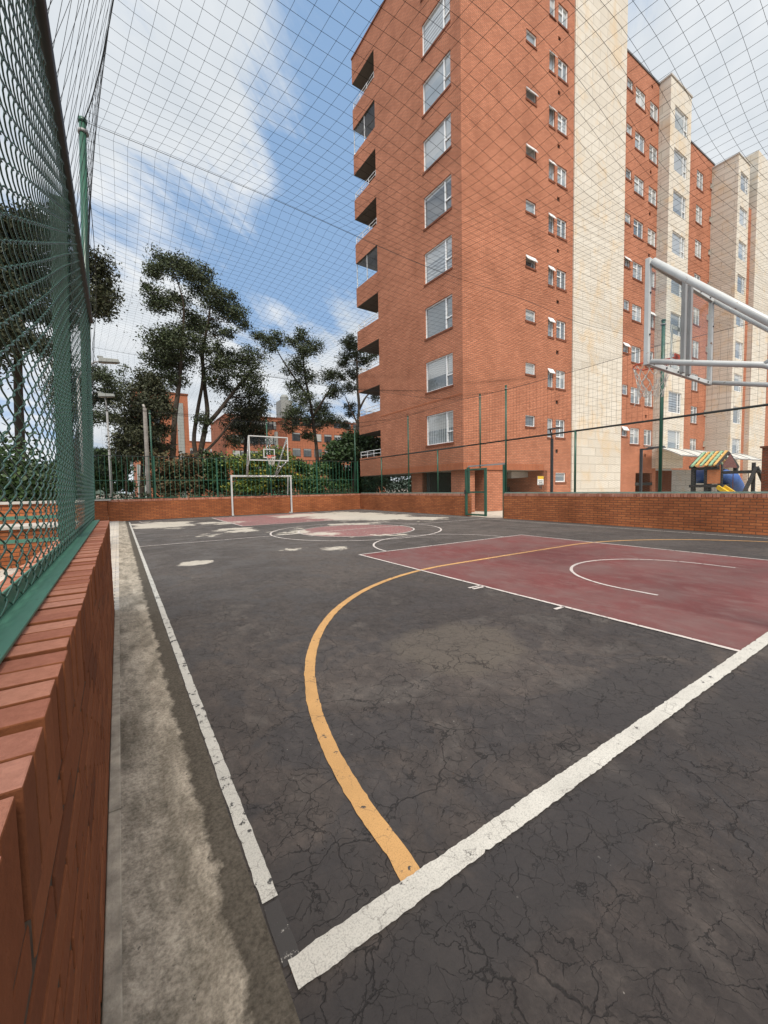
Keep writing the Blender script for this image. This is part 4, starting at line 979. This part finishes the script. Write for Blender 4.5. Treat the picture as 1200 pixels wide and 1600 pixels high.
for fl in range(5):
    for k in range(9):
        if (k*2+fl) % 5: wn.append((p0.x+.9+k*(p1.x-p0.x-2)/9, p0.x+2.5+k*(p1.x-p0.x-2)/9, 1.8+fl*2.9, 3.3+fl*2.9, random.choice([3, 3, 4, 4])))
far_block('red brick apartment building showing between the right eucalyptus trees beside the corner balconies', p0.x, p1.x, 72, 14, p0.z-.3, 'brick_far', wn)
p0, p1 = at_y(288, 690, 110), at_y(365, 690, 110)
wn = [(p0.x+1+k*2.4, p0.x+2.4+k*2.4, 2+fl*2.9, 3.5+fl*2.9, random.choice([3, 4, 0])) for fl in range(4) for k in range(6)]
far_block('low distant red building between the eucalyptus trunks', p0.x, p1.x, 110, 14, p0.z, 'brick_far', wn)

# ================================================================== TREES
def leaf(mb, c, L, W, droop=.5):
    a = random.uniform(0, 2*math.pi); el = random.uniform(-1.3, .7) if droop > .4 else random.uniform(-.9, .9)
    d = Vector((math.cos(a)*math.cos(el), math.sin(a)*math.cos(el), math.sin(el)))
    s = d.orthogonal().normalized(); s = (s*math.cos(a*3)+d.cross(s)*math.sin(a*3))*W/2
    i = len(mb.v); mb.v.extend([tuple(c-d*L/2), tuple(c+s), tuple(c+d*L/2), tuple(c-s)]); mb.f.append((i, i+1, i+2, i+3)); mb.mi.append(0)
def tree(name, lab, cat, y, trunk, clumps, kind='euc', dens=1.0, L=.19, W=.075, limbs=True, bark='trunk', tr=1.0, extra=(), group=None, zbase=0, droop=.5, seed=1):
    """trunk: pixel polyline with radius in metres; clumps: (u, v, ru, rv) leaf masses at depth y, each with its own offset in depth"""
    random.seed(seed)
    base = at_y(trunk[0][0], trunk[0][1], y); root = thing(name, lab, cat, (base.x, y, zbase), group)
    tp = [Vector((base.x, y, zbase))]; tr *= .68; rs = [trunk[0][2]*tr*1.25]
    for k, (u, v, r) in enumerate(trunk):
        p = at_y(u, v, y); p.y += random.uniform(-.3, .3)*min(1, k*.5); tp.append(p); rs.append(r*tr)
    if (tp[1]-tp[0]).length < .05: tp.pop(1); rs.pop(1)
    mb = MB()
    def curve(pts, rad):
        fine_ = []; fr = []
        for i in range(len(pts)-1):
            p_, a, b, n_ = pts[max(i-1, 0)], pts[i], pts[i+1], pts[min(i+2, len(pts)-1)]
            for k in range(4):
                t = k/4; fine_.append(.5*((2*a)+(b-p_)*t+(2*p_-5*a+4*b-n_)*t*t+(3*a-p_-3*b+n_)*t**3)); fr.append(rad[i]+(rad[i+1]-rad[i])*t)
        fine_.append(pts[-1]); fr.append(rad[-1]); mb.tube(fine_, fr, 8); return fine_, fr
    spine, sr = curve(tp, rs)
    nodes = [(p, r) for p, r in zip(spine, sr)]
    for pl_ in extra:
        pts = [at_y(u, v, y+random.uniform(-.5, .5)) for u, v, r in pl_]; j = min(nodes, key=lambda q: (q[0]-pts[0]).length)
        pts[0] = j[0].copy(); f_, r_ = curve(pts, [min(j[1], pl_[0][2])]+[q[2] for q in pl_[1:]]); nodes += list(zip(f_, r_))
    lm = MB(); pxm = y/FPX*1.05
    for (u, v, ru, rv) in clumps:
        c = at_y(u, v, y); dpt = max(ru, rv)*pxm; c.y += random.uniform(-1, 1)*dpt*1.2; sc = c.y/y; c = Vector((c.x*sc, c.y, EYE+(c.z-EYE)*sc))
        if limbs:
            cand = [q for q in nodes if q[0].z < c.z-.2*dpt] or nodes
            a = min(cand, key=lambda q: (q[0]-c).length+.25*abs(q[0].z-c.z)); e = a[0]; d = c-e
            m1 = e+d*.4+Vector((random.uniform(-.3, .3), random.uniform(-.3, .3), -.05*d.length)); r0 = max(.014, min(a[1]*.5, .035+.008*d.length))
            curve([e, m1, c, c+Vector((random.uniform(-.4, .4)*dpt, random.uniform(-.4, .4)*dpt, .35*rv*pxm))], [r0, r0*.7, r0*.4, .01])
        nsub = max(8, int(ru*rv/10)); n = int(ru*rv*4.8*dens)
        subs = []
        for _ in range(nsub):
            while True:
                q = Vector((random.uniform(-1, 1), random.uniform(-1, 1), random.uniform(-1, 1)))
                if q.length < 1: break
            q = q*(.55+.45*q.length) if q.length > .2 else q
            sp = c+Vector((q.x*ru*pxm, q.y*dpt, q.z*rv*pxm)); subs.append((sp, random.uniform(.13, .27)*min(ru, rv, 26)*pxm+.08))
            if limbs and random.random() < .6: mb.tube([c.lerp(sp, -.1), c.lerp(sp, .5)+Vector((0, 0, -.05)), sp], [.022, .016, .006], 4, False)
        for _ in range(n):
            sp, sr_ = random.choice(subs); leaf(lm, sp+Vector((random.gauss(0, sr_)*1.15, random.gauss(0, sr_), random.gauss(0, sr_)*.8)), L*random.uniform(.7, 1.3), W*random.uniform(.7, 1.3), droop)
    mb.build('trunk', M[bark], root, smooth=True)
    lm.build('crown', LEAF[kind], root, uv=False)
    return root
TG = 'eucalyptus trees beyond the far fence'
tree('eucalyptus_tree', 'slim tall eucalyptus with one straight dark trunk in front of the red brick tower', 'tree', 31,
     [(268, 770, .30), (270, 713, .27), (273, 650, .24), (280, 600, .20), (284, 545, .15), (286, 480, .09), (272, 430, .03)],
     [(262, 412, 24, 11), (240, 424, 13, 12), (285, 420, 18, 13), (228, 450, 10, 6), (250, 472, 20, 15), (277, 468, 14, 10), (258, 535, 24, 18), (283, 525, 18, 15), (252, 562, 20, 15), (278, 560, 24, 20), (268, 590, 22, 13), (244, 540, 12, 9)], dens=1.35, group=TG, seed=3)
tree('eucalyptus_tree', 'broad leaning eucalyptus with forked trunks and a long crown reaching right', 'tree', 33,
     [(310, 770, .34), (313, 713, .30), (322, 665, .26), (325, 640, .24), (320, 600, .20), (318, 550, .16), (325, 500, .10), (330, 470, .03)],
     [(305, 425, 22, 13), (315, 450, 26, 16), (340, 462, 20, 13), (345, 482, 26, 14), (368, 492, 16, 13), (378, 503, 9, 11), (300, 500, 18, 13), (325, 515, 22, 15), (355, 520, 13, 9), (312, 540, 18, 12), (338, 545, 16, 9),
      (340, 570, 20, 16), (365, 565, 20, 15), (395, 560, 20, 16), (350, 600, 18, 14), (385, 590, 20, 17), (400, 615, 15, 18), (415, 535, 9, 10), (400, 522, 8, 6), (316, 660, 10, 14), (325, 590, 10, 9)],
     dens=1.2, group=TG, seed=5, extra=[[(312, 725, .2), (303, 690, .15), (309, 640, .13), (317, 590, .10), (312, 545, .06)], [(322, 668, .2), (340, 645, .15), (365, 612, .11), (385, 588, .08), (402, 572, .05)], [(316, 715, .13), (335, 692, .10), (352, 672, .08), (370, 650, .05)]])
tree('eucalyptus_tree', 'drooping dark eucalyptus mass just left of the far backboard', 'tree', 36,
     [(385, 770, .28), (384, 700, .22), (388, 650, .16), (390, 610, .07)],
     [(378, 640, 24, 20), (398, 650, 18, 22), (368, 668, 18, 17), (390, 682, 22, 17), (405, 675, 18, 14), (362, 690, 14, 10), (412, 635, 9, 12)], kind='dark', dens=1.35, group=TG, seed=8)
tree('eucalyptus_tree', 'tall eucalyptus with tiered clumps right of the far backboard', 'tree', 34,
     [(497, 770, .28), (496, 718, .26), (494, 680, .22), (484, 625, .18), (477, 590, .13), (474, 545, .08), (478, 522, .03)],
     [(474, 527, 17, 12), (489, 545, 15, 15), (470, 550, 15, 12), (433, 530, 15, 11), (408, 526, 8, 8), (455, 535, 9, 7), (465, 575, 19, 14), (478, 592, 15, 11), (462, 605, 15, 12), (475, 622, 17, 12), (515, 590, 17, 15), (522, 612, 16, 13), (500, 640, 20, 13),
      (465, 645, 20, 15), (488, 660, 22, 14), (515, 655, 16, 14), (452, 662, 11, 12), (480, 680, 15, 8), (420, 545, 9, 6)], dens=1.25, group=TG, seed=11,
     extra=[[(484, 625, .14), (460, 590, .08), (440, 560, .05), (430, 540, .03)], [(490, 655, .13), (508, 620, .09), (520, 600, .05)]])
tree('eucalyptus_tree', 'pale trunked eucalyptus partly behind the corner balconies of the brick block', 'tree', 33,
     [(555, 770, .28), (557, 690, .26), (562, 640, .22), (560, 600, .17), (556, 565, .11), (552, 535, .04)],
     [(545, 532, 14, 11), (556, 548, 18, 14), (540, 562, 15, 12), (566, 565, 14, 12), (552, 585, 13, 11), (582, 555, 11, 9), (545, 605, 12, 9), (548, 640, 12, 11), (540, 665, 10, 10), (588, 620, 7, 9), (535, 590, 8, 6)], dens=1.3, bark='trunk_pale', group=TG, seed=13,
     extra=[[(562, 640, .12), (572, 620, .08), (584, 610, .04)], [(561, 655, .1), (548, 640, .06), (540, 620, .04)]])
tree('bushy_tree', 'dark bushy tree with hanging foliage beside the left corner of the brick tower', 'tree', 28,
     [(222, 770, .2), (224, 700, .16), (222, 650, .10), (225, 610, .03)],
     [(225, 600, 15, 14), (238, 605, 16, 15), (212, 625, 15, 15), (235, 640, 24, 16), (208, 660, 18, 16), (225, 680, 26, 15), (200, 695, 17, 14), (240, 700, 20, 13), (215, 712, 22, 9), (190, 705, 9, 9), (258, 635, 9, 13), (252, 668, 13, 9)], kind='dark', dens=1.5, group=TG, seed=17)
tree('slender_tree', 'thin sparse grey-leaved treetop between the street lamp and the bushy tree', 'tree', 40,
     [(197, 760, .1), (196, 680, .08), (194, 620, .05), (193, 580, .02)], [(194, 578, 9, 9), (192, 598, 10, 10), (200, 612, 8, 8), (188, 625, 8, 8), (196, 650, 8, 9)], dens=.5, group=TG, seed=19)
tree('big_tree', 'large dark tree left of the court seen through the near chain link fence', 'tree', 17,
     [(28, 790, .2), (30, 700, .19), (26, 600, .17), (32, 500, .14), (38, 430, .09), (45, 390, .04)],
     [(20, 360, 28, 16), (55, 352, 24, 14), (78, 365, 15, 13), (110, 420, 14, 16), (150, 420, 18, 16), (160, 455, 14, 18), (155, 485, 12, 14), (165, 470, 9, 12), (60, 400, 20, 12), (20, 410, 28, 22), (10, 460, 22, 22), (70, 440, 26, 16), (115, 460, 18, 18), (50, 480, 22, 13), (100, 500, 16, 12), (15, 520, 20, 15), (70, 540, 16, 10), (-30, 420, 30, 40), (-40, 520, 30, 40)], kind='dark', dens=1.3, L=.12, W=.05, seed=23)
tree('big_tree', 'rounded dark tree beside the street lamps at the left end of the far fence', 'tree', 38,
     [(118, 780, .34), (120, 700, .3), (130, 650, .2), (140, 620, .1)],
     [(150, 588, 15, 13), (168, 600, 18, 13), (180, 622, 13, 15), (150, 625, 18, 14), (170, 650, 15, 10), (140, 655, 15, 10), (120, 600, 18, 16), (110, 640, 20, 18), (95, 610, 18, 20), (182, 655, 10, 8), (100, 570, 16, 12)], kind='euc', dens=1.4, seed=29)
tree('bushy_tree', 'low rounded green tree at the foot of the left street lamp', 'tree', 45,
     [(165, 770, .15), (165, 745, .1)], [(165, 715, 15, 9), (178, 722, 14, 10), (155, 735, 16, 10), (180, 740, 18, 11), (160, 752, 20, 11), (185, 758, 15, 9), (190, 725, 8, 9), (120, 740, 24, 16), (90, 745, 24, 16)], kind='deep', dens=1.6, L=.32, W=.16, limbs=False, seed=31)
tree('bushy_tree', 'dense glossy green tree between the far fence corner and the brick block', 'tree', 27,
     [(550, 770, .2), (552, 740, .15), (553, 715, .08)],
     [(548, 690, 18, 12), (570, 690, 18, 13), (585, 700, 18, 14), (530, 702, 15, 12), (518, 715, 13, 10), (545, 712, 20, 13), (572, 720, 20, 14), (600, 730, 16, 18), (525, 735, 18, 13), (555, 742, 24, 14), (585, 750, 24, 14), (530, 760, 22, 10), (565, 765, 26, 9)], kind='deep', dens=1.7, L=.26, W=.15, limbs=False, seed=37)
SG = 'shrubs behind the far picket fence'
def shrub(lab, y, clumps, kind, dens=1.6, L=.17, W=.10, seed=1, name='shrub'):
    u = sum(c[0] for c in clumps)/len(clumps)
    return tree(name, lab, 'shrub', y, [(u, 778, .05), (u, 765, .04), (u, 745, .02)], clumps, kind, dens, L, W, False, seed=seed, group=SG, droop=.2)
shrub('reddish brown leaved shrub behind the fence in front of the tower', 25.0, [(245, 718, 14, 10), (260, 730, 18, 13), (248, 750, 18, 13), (275, 745, 15, 14), (262, 762, 22, 9)], 'brown', 1.1, seed=41)
shrub('mixed green and bronze shrub under the slim eucalyptus', 25.2, [(290, 725, 14, 11), (305, 740, 16, 13), (292, 757, 18, 11), (315, 760, 15, 9)], 'brown', 1.2, seed=42)
shrub('dark green shrub behind the fence left of the far goal', 25.5, [(330, 718, 14, 10), (340, 735, 15, 13), (328, 755, 16, 12), (350, 758, 13, 11), (322, 738, 9, 11)], 'deep', 1.6, seed=43)
shrub('yellow flowering shrub seen through the far goal', 24.3, [(375, 725, 14, 11), (392, 722, 14, 11), (410, 718, 14, 10), (385, 748, 18, 13), (405, 748, 17, 13), (372, 765, 14, 8), (400, 766, 17, 7)], 'yellow', 1.7, seed=44)
shrub('bright green shrub with yellow blooms right of the far goal', 24.6, [(430, 712, 16, 9), (448, 716, 14, 11), (436, 735, 17, 13), (425, 757, 16, 11), (450, 752, 15, 13), (440, 768, 17, 6)], 'yellow', 1.7, seed=45)
shrub('leafy green shrub behind the fence under the tiered eucalyptus', 24.8, [(470, 728, 14, 9), (485, 738, 15, 11), (500, 730, 13, 9), (475, 755, 17, 12), (497, 756, 17, 12), (485, 768, 18, 6)], 'green', 1.6, seed=46)
# clipped hedge low along the back of the far wall
mb = MB(); random.seed(50)
for _ in range(5200): leaf(mb, Vector((random.uniform(-1, 13.2), 23.1+random.uniform(-.35, .35), random.uniform(.2, 1.28)+random.gauss(0, .03))), .16, .09, .2)
h_ = mb.build('hedge', LEAF['dark'], uv=False); tag(h_, 'long low dark clipped hedge just behind the far picket fence', 'hedge')
mb = MB()
for _ in range(6500): leaf(mb, Vector((random.uniform(14, 26), 30+random.uniform(-.6, .6), random.uniform(.0, 2.6)+random.gauss(0, .1))), .22, .13, .2)
h_ = mb.build('hedge', LEAF['deep'], uv=False); tag(h_, 'dark green hedge seen beneath the brick block between its columns', 'hedge')
# far green ridge on the horizon
mb = MB(); random.seed(51)
xs = [-420+k*14 for k in range(64)]
hs = [10+6*math.sin(k*.35)+4*math.sin(k*.93+1)+random.uniform(-1, 1) for k in range(64)]
for k in range(63): mb.face([(xs[k], 520, -1), (xs[k+1], 520, -1), (xs[k+1], 560, hs[k+1]), (xs[k], 560, hs[k])]); mb.face([(xs[k], 560, hs[k]), (xs[k+1], 560, hs[k+1]), (xs[k+1], 640, -1), (xs[k], 640, -1)])
struct(mb.build('hills', plain('hill_green', (.05, .07, .05), .95, var=.3, scale=.05)))

# ================================================================== STREET LAMPS, POLES, SIGN
def street_lamp(lab, u, v, y, u0, v0, arm_from=None):
    p = at_y(u, v, y); r = thing('street_lamp', lab, 'street lamp', (at_y(u0, v0, y).x, y, 0), 'street lamps left of the far fence'); bx = at_y(u0, v0, y).x
    mb = MB(); top = p.z-.25
    mb.tube([(bx, y, 0), (bx, y, top*.9)], [.09, .055], 10); mb.build('pole', M['grey_metal'], r, smooth=True)
    mb = MB(); mb.tube([(bx, y, top*.9), (bx+(p.x-bx)*.25, y, top*.97), (bx+(p.x-bx)*.6, y, p.z-.12), (p.x, y, p.z)], .04, 8); mb.build('arm', M['grey_metal'], r, smooth=True)
    mb = MB(); mb.hull([(p.x-.32, y-.2, p.z-.12), (p.x+.55, y-.16, p.z-.03), (p.x+.55, y+.16, p.z-.03), (p.x-.32, y+.2, p.z-.12)], [(p.x-.30, y-.16, p.z+.10), (p.x+.5, y-.12, p.z+.14), (p.x+.5, y+.12, p.z+.14), (p.x-.30, y+.16, p.z+.10)]); mb.box(p.x-.36, p.x-.12, y-.08, y+.08, p.z+.1, p.z+.2)
    hd = mb.build('lamp_head', M['concrete_grey'], r, bevel=.03)
    mb = MB(); mb.face([(p.x-.2, y-.15, p.z-.125), (p.x+.45, y-.12, p.z-.06), (p.x+.45, y+.12, p.z-.06), (p.x-.2, y+.15, p.z-.125)]); mb.build('lens', M['slab'], hd)
street_lamp('upper street lamp head on a curved arm reaching out past the near left fence', 166, 564, 24, 128, 700)
street_lamp('lower street lamp on a thin straight pole in front of the rounded dark tree', 163, 618, 30, 170.5, 700)
t_ = thing('utility_pole', 'weathered grey wooden pole beside the green net pole at the far fence', 'pole', (at_y(233, 760, 23.2).x, 23.2, 0))
a, b = at_y(233, 775, 23.2), at_y(226, 638, 23.2); mb = MB(); mb.tube([(a.x, 23.2, 0), a, b], [.11, .105, .085], 10); mb.build('pole', M['wood_pole'], t_, smooth=True)
mb = MB(); mb.tube([b, b+Vector((-.06, 0, .18))], .05, 8); mb.build('insulator', M['slab'], t_, smooth=True)
for (uu, vt, hu, x, lab, side) in ((862, 686, 853, 13.75, 'slim black lamp post with flat head before the pale stone tower', -1), (1001, 702, 1010, 20.0, 'black square lamp post with flat arm left of the playground', 1)):
    b = at_x(uu, 760, x); tp = at_x(uu, vt, x)
    r = thing('garden_lamp', lab, 'street lamp', (x, b.y, 0), 'black garden lamp posts behind the right wall')
    rr_ = .055 if side < 0 else .07
    mb = MB(); mb.tube([(x, b.y, 0), (x, b.y, tp.z-.0)], rr_, 10 if side < 0 else 4); mb.build('pole', M['black_metal'], r)
    mb = MB()
    if side < 0:
        mb.tube([(x, b.y, tp.z), (x-.0, b.y+.04, tp.z+.25), (x, b.y+.08, tp.z+.36)], .025, 8); mb.build('arm', M['black_metal'], r)
        mb = MB(); mb.hull([(x-.12, b.y-.40, tp.z+.35), (x+.12, b.y-.40, tp.z+.35), (x+.12, b.y+.12, tp.z+.35), (x-.12, b.y+.12, tp.z+.35)], [(x-.08, b.y-.36, tp.z+.40), (x+.08, b.y-.36, tp.z+.40), (x+.08, b.y+.1, tp.z+.40), (x-.08, b.y+.1, tp.z+.40)])
    else:
        mb.box(x-.05, x+.05, b.y-.5, b.y+.05, tp.z-.05, tp.z+.02); mb.build('arm', M['black_metal'], r)
        mb = MB(); mb.hull([(x-.14, b.y-.95, tp.z-.02), (x+.14, b.y-.95, tp.z-.02), (x+.14, b.y-.3, tp.z-.02), (x-.14, b.y-.3, tp.z-.02)], [(x-.1, b.y-.9, tp.z+.07), (x+.1, b.y-.9, tp.z+.07), (x+.1, b.y-.3, tp.z+.05), (x-.1, b.y-.3, tp.z+.05)])
    mb.build('lamp_head', M['black_metal'], r)
# notice on the brick pier
sg = rrect(839.5, 744, 848.5, 757.5)
r = thing('notice_sign', 'small white notice with yellow top band and black print on the brick pier', 'sign', PR.pt(sg[0], sg[2], .03))
white = plain('sign_white', (.72, .72, .70), .5, var=.03); yel = plain('sign_yellow', (.66, .42, .03), .5, var=.03)
mb = MB(); pbox(mb, PR, sg[0], sg[1], sg[2], sg[3], .005, .03); mb.build('panel', white, r)
mb = MB(); pbox(mb, PR, sg[0], sg[1], sg[3]-.17, sg[3], .031, .036); mb.build('top_band', yel, r)
mb = MB(); wS = sg[1]-sg[0]
for (f0, f1, z, h) in ((.12, .88, .27, .05), (.2, .8, .36, .045), (.12, .9, .45, .05), (.22, .75, .54, .045), (.42, .72, .66, .10), (.2, .35, .66, .04)):
    k = f0
    while k < f1-.02:
        wd = random.uniform(.05, .1); pbox(mb, PR, sg[0]+wS*k, sg[0]+wS*min(k+wd, f1), sg[3]-z-h/2, sg[3]-z+h/2, .031, .035); k += wd+.03
mb.build('lettering', M['black_metal'], r)

# ================================================================== PLAYGROUND behind the right wall
PXD = 17.5
def pp(u, v, x=PXD): return at_x(u, v, x)
tower = thing('play_tower', 'playground tower with green and yellow slatted gable roof and dark posts', 'playground', (PXD, pp(1105, 765).y, 0))
yL, yR = pp(1084, 730).y, pp(1126, 730).y; ze = pp(1100, 727).z; zr = pp(1104, 706).z
woodk = plain('tar_wood', (.03, .026, .024), .7, var=.3, scale=5); og = [plain('slat_green', (.25, .40, .24), .5, var=.15), plain('slat_yellow', (.58, .34, .10), .5, var=.12)]
for (yy, xx) in ((yL, 0), (yR, 0), (yL, 1.5), (yR, 1.5), ((yL+yR)/2, 0)):
    mb = MB(); mb.box(PXD+xx-.06, PXD+xx+.06, yy-.06, yy+.06, 0, ze); mb.build('post', woodk, tower)
n = 6
for k in range(n):
    yy = yL+(yR-yL)*(k+.2)/n; w = (yR-yL)/n*.55
    mb = MB()
    mb.hull([(PXD-.35, yy, ze-.05), (PXD-.35, yy+w, ze-.05), (PXD+.75, yy+w, zr), (PXD+.75, yy, zr)], [(PXD-.35, yy, ze-.0), (PXD-.35, yy+w, ze-.0), (PXD+.75, yy+w, zr+.05), (PXD+.75, yy, zr+.05)])
    mb.hull([(PXD+1.85, yy, ze-.05), (PXD+1.85, yy+w, ze-.05), (PXD+.77, yy+w, zr), (PXD+.77, yy, zr)], [(PXD+1.85, yy, ze-.0), (PXD+1.85, yy+w, ze-.0), (PXD+.77, yy+w, zr+.05), (PXD+.77, yy, zr+.05)])
    mb.build('roof_slat', og[(k+0) % 2], tower)
mb = MB()
for yy in (yL, yR+.02): mb.bar((PXD-.35, yy, ze-.07), (PXD+.76, yy, zr-.03), .05, .09); mb.bar((PXD+1.85, yy, ze-.07), (PXD+.76, yy, zr-.03), .05, .09)
mb.bar((PXD-.1, yL, ze-.12), (PXD-.1, yR, ze-.12), .08, .1); mb.build('roof_frame', woodk, tower)
mb = MB(); mb.hull([(PXD-.05, yR-.02, ze-.1), (PXD+1.55, yR-.02, ze-.1), (PXD+.76, yR-.02, zr-.1)], [(PXD-.05, yR-.05, ze-.1), (PXD+1.55, yR-.05, ze-.1), (PXD+.76, yR-.05, zr-.1)]); mb.build('gable_panel', M['red_door'], tower)
mb = MB(); mb.box(PXD-.1, PXD+1.6, min(yL, yR)-.1, max(yL, yR)+.1, 1.12, 1.22); mb.box(PXD-.1, PXD, min(yL, yR), max(yL, yR), 1.95, 2.02); mb.build('deck', woodk, tower)
mb = MB(); mb.box(PXD-.08, PXD-.03, yR-.02, yR+.35, 1.25, 1.9); mb.build('side_panel', plain('play_orange', (.45, .16, .06), .6), tower)
blue = plain('play_blue', (.04, .10, .30), .5, var=.1)
sl = thing('tube_slide', 'blue plastic tube slide coming off the playground tower', 'slide', (PXD+.3, pp(1135, 765).y, 0))
c = pp(1134, 746, PXD+.2); mb = MB()
prof = [(PXD+.45, c.y+1.0, 1.52), (PXD+.45, c.y+.5, 1.52), (PXD+.5, c.y+.16, 1.5), (PXD+.75, c.y+.02, 1.4), (PXD+1.2, c.y+.02, 1.15), (PXD+1.9, c.y+.1, .6)]
mb.tube(prof, [.25, .26, .27, .27, .26, .25], 18); mb.build('tube', blue, sl, smooth=True)
mb = MB()
for q in prof[1:5]: mb.tube([Vector(q)-Vector((.0, .03, 0)), Vector(q)+Vector((0, .03, 0))], .285, 18)
mb.build('flange', blue, sl)
sl = thing('play_slide', 'yellow plastic slide top showing over the right wall below the tower', 'slide', (PXD-.6, pp(1135, 768).y, 0))
c0, c1 = pp(1126, 764, PXD-.5), pp(1150, 771, PXD-.8); yelp = plain('play_yellow', (.65, .42, .02), .4, var=.1)
mb = MB(); mb.hull([(PXD-.8, c0.y, c0.z-.02), (PXD-.2, c0.y, c0.z-.02), (PXD-.5, c1.y-.5, .3), (PXD-1.1, c1.y-.5, .3)], [(PXD-.8, c0.y, c0.z+.05), (PXD-.2, c0.y, c0.z+.05), (PXD-.5, c1.y-.5, .37), (PXD-1.1, c1.y-.5, .37)]); mb.build('chute', yelp, sl)
mb = MB()
for dx in (0, .6): mb.bar((PXD-.8+dx, c0.y, c0.z+.08), (PXD-1.1+dx, c1.y-.5, .42), .05, .12)
mb.build('chute_edge', yelp, sl)
sw = thing('swing_frame', 'dark timber swing frame right of the playground tower', 'swing', (PXD, pp(1170, 765).y, 0))
ya, yb = pp(1160, 742).y, pp(1182, 742).y; zt_ = pp(1172, 737).z
mb = MB(); mb.bar((PXD, yR, zt_), (PXD, yb-.1, zt_), .1); mb.build('beam', woodk, sw)
for (dx, y2) in ((-.7, yb+.45), (.7, yb-.45)):
    mb = MB(); mb.bar((PXD+dx, y2, 0), (PXD, yb, zt_+.15), .09); mb.build('leg', woodk, sw)
mb = MB(); mb.bar((PXD+.1, yb+.1, 0), (PXD+.1, yb+.1, zt_+.3), .09); mb.build('post', woodk, sw)
mb = MB(); mid = (yR+ya)/2-.25
for d_ in (-.2, .2): mb.tube([(PXD, mid+d_, zt_), (PXD, mid+d_, .5)], .012, 5)
mb.box(PXD-.12, PXD+.12, mid-.24, mid+.24, .46, .5); mb.build('swing_seat', M['red_door'], sw)
pp0 = pp(1191, 700, 15.0); r = thing('brick_pier', 'dark brick pier at the right edge of the photo behind the wall', 'pillar', (15.2, pp0.y-.4, 0))
mb = MB(); mb.box(15, 15.5, pp0.y-1.3, pp0.y, 0, pp0.z); mb.build('pier', M['brick_dark'], r)
mb = MB(); mb.box(14.96, 15.54, pp0.y-1.34, pp0.y+.04, pp0.z, pp0.z+.05); mb.build('cap', M['brick_dark'], r)

# ================================================================== LEFT SIDE beyond the fence
r = thing('planter_wall', 'stepped orange brick planter wall with pale coping seen through the near left fence', 'wall', (-2.6, 9.6, 0))
zf, zr_ = at_y(60, 821, 9.4).z, at_y(60, 783, 10.4).z
mb = MB(); mb.box(-7, -.72, 9.4, 10.4, 0, zf-.05); mb.box(-7, -.60, 10.4, 11.4, 0, zr_-.05); mb.build('wall_face', M['brick_wall'], r)
mb = MB(); mb.box(-7.03, -.69, 9.36, 10.39, zf-.05, zf); mb.build('coping', M['slab'], r)
mb = MB(); mb.box(-7.03, -.57, 10.36, 11.4, zr_-.05, zr_); mb.build('coping', M['slab'], r)
r = thing('railing', 'low green railing in front of the brick planter behind the near left fence', 'railing', (-2.6, 9.2, 0))
zr2 = at_y(60, 808, 9.15).z
for zz in (zr2, zr2-.4):
    mb = MB(); mb.bar((-6, 9.15, zz), (-.75, 9.15, zz), .05, .06); mb.build('rail', M['green_light'], r)
for k in range(4):
    mb = MB(); mb.box(-.8-k*1.6, -.74-k*1.6, 9.12, 9.18, 0, zr2+.05); mb.build('post', M['green_light'], r)
mb = MB(); random.seed(60)
for _ in range(16000):
    x = random.uniform(-7, -.55); leaf(mb, Vector((x, random.uniform(10.6, 12.2), zr_+abs(random.gauss(0, .42))*(1+.45*math.sin(x*2.3)))), .13, .07, .2)
h_ = mb.build('hedge', LEAF['deep'], uv=False); tag(h_, 'leafy dark hedge planted on the stepped brick planter at the left edge', 'hedge')

for o in bpy.data.objects:
    if 'org' in o: del o['org']
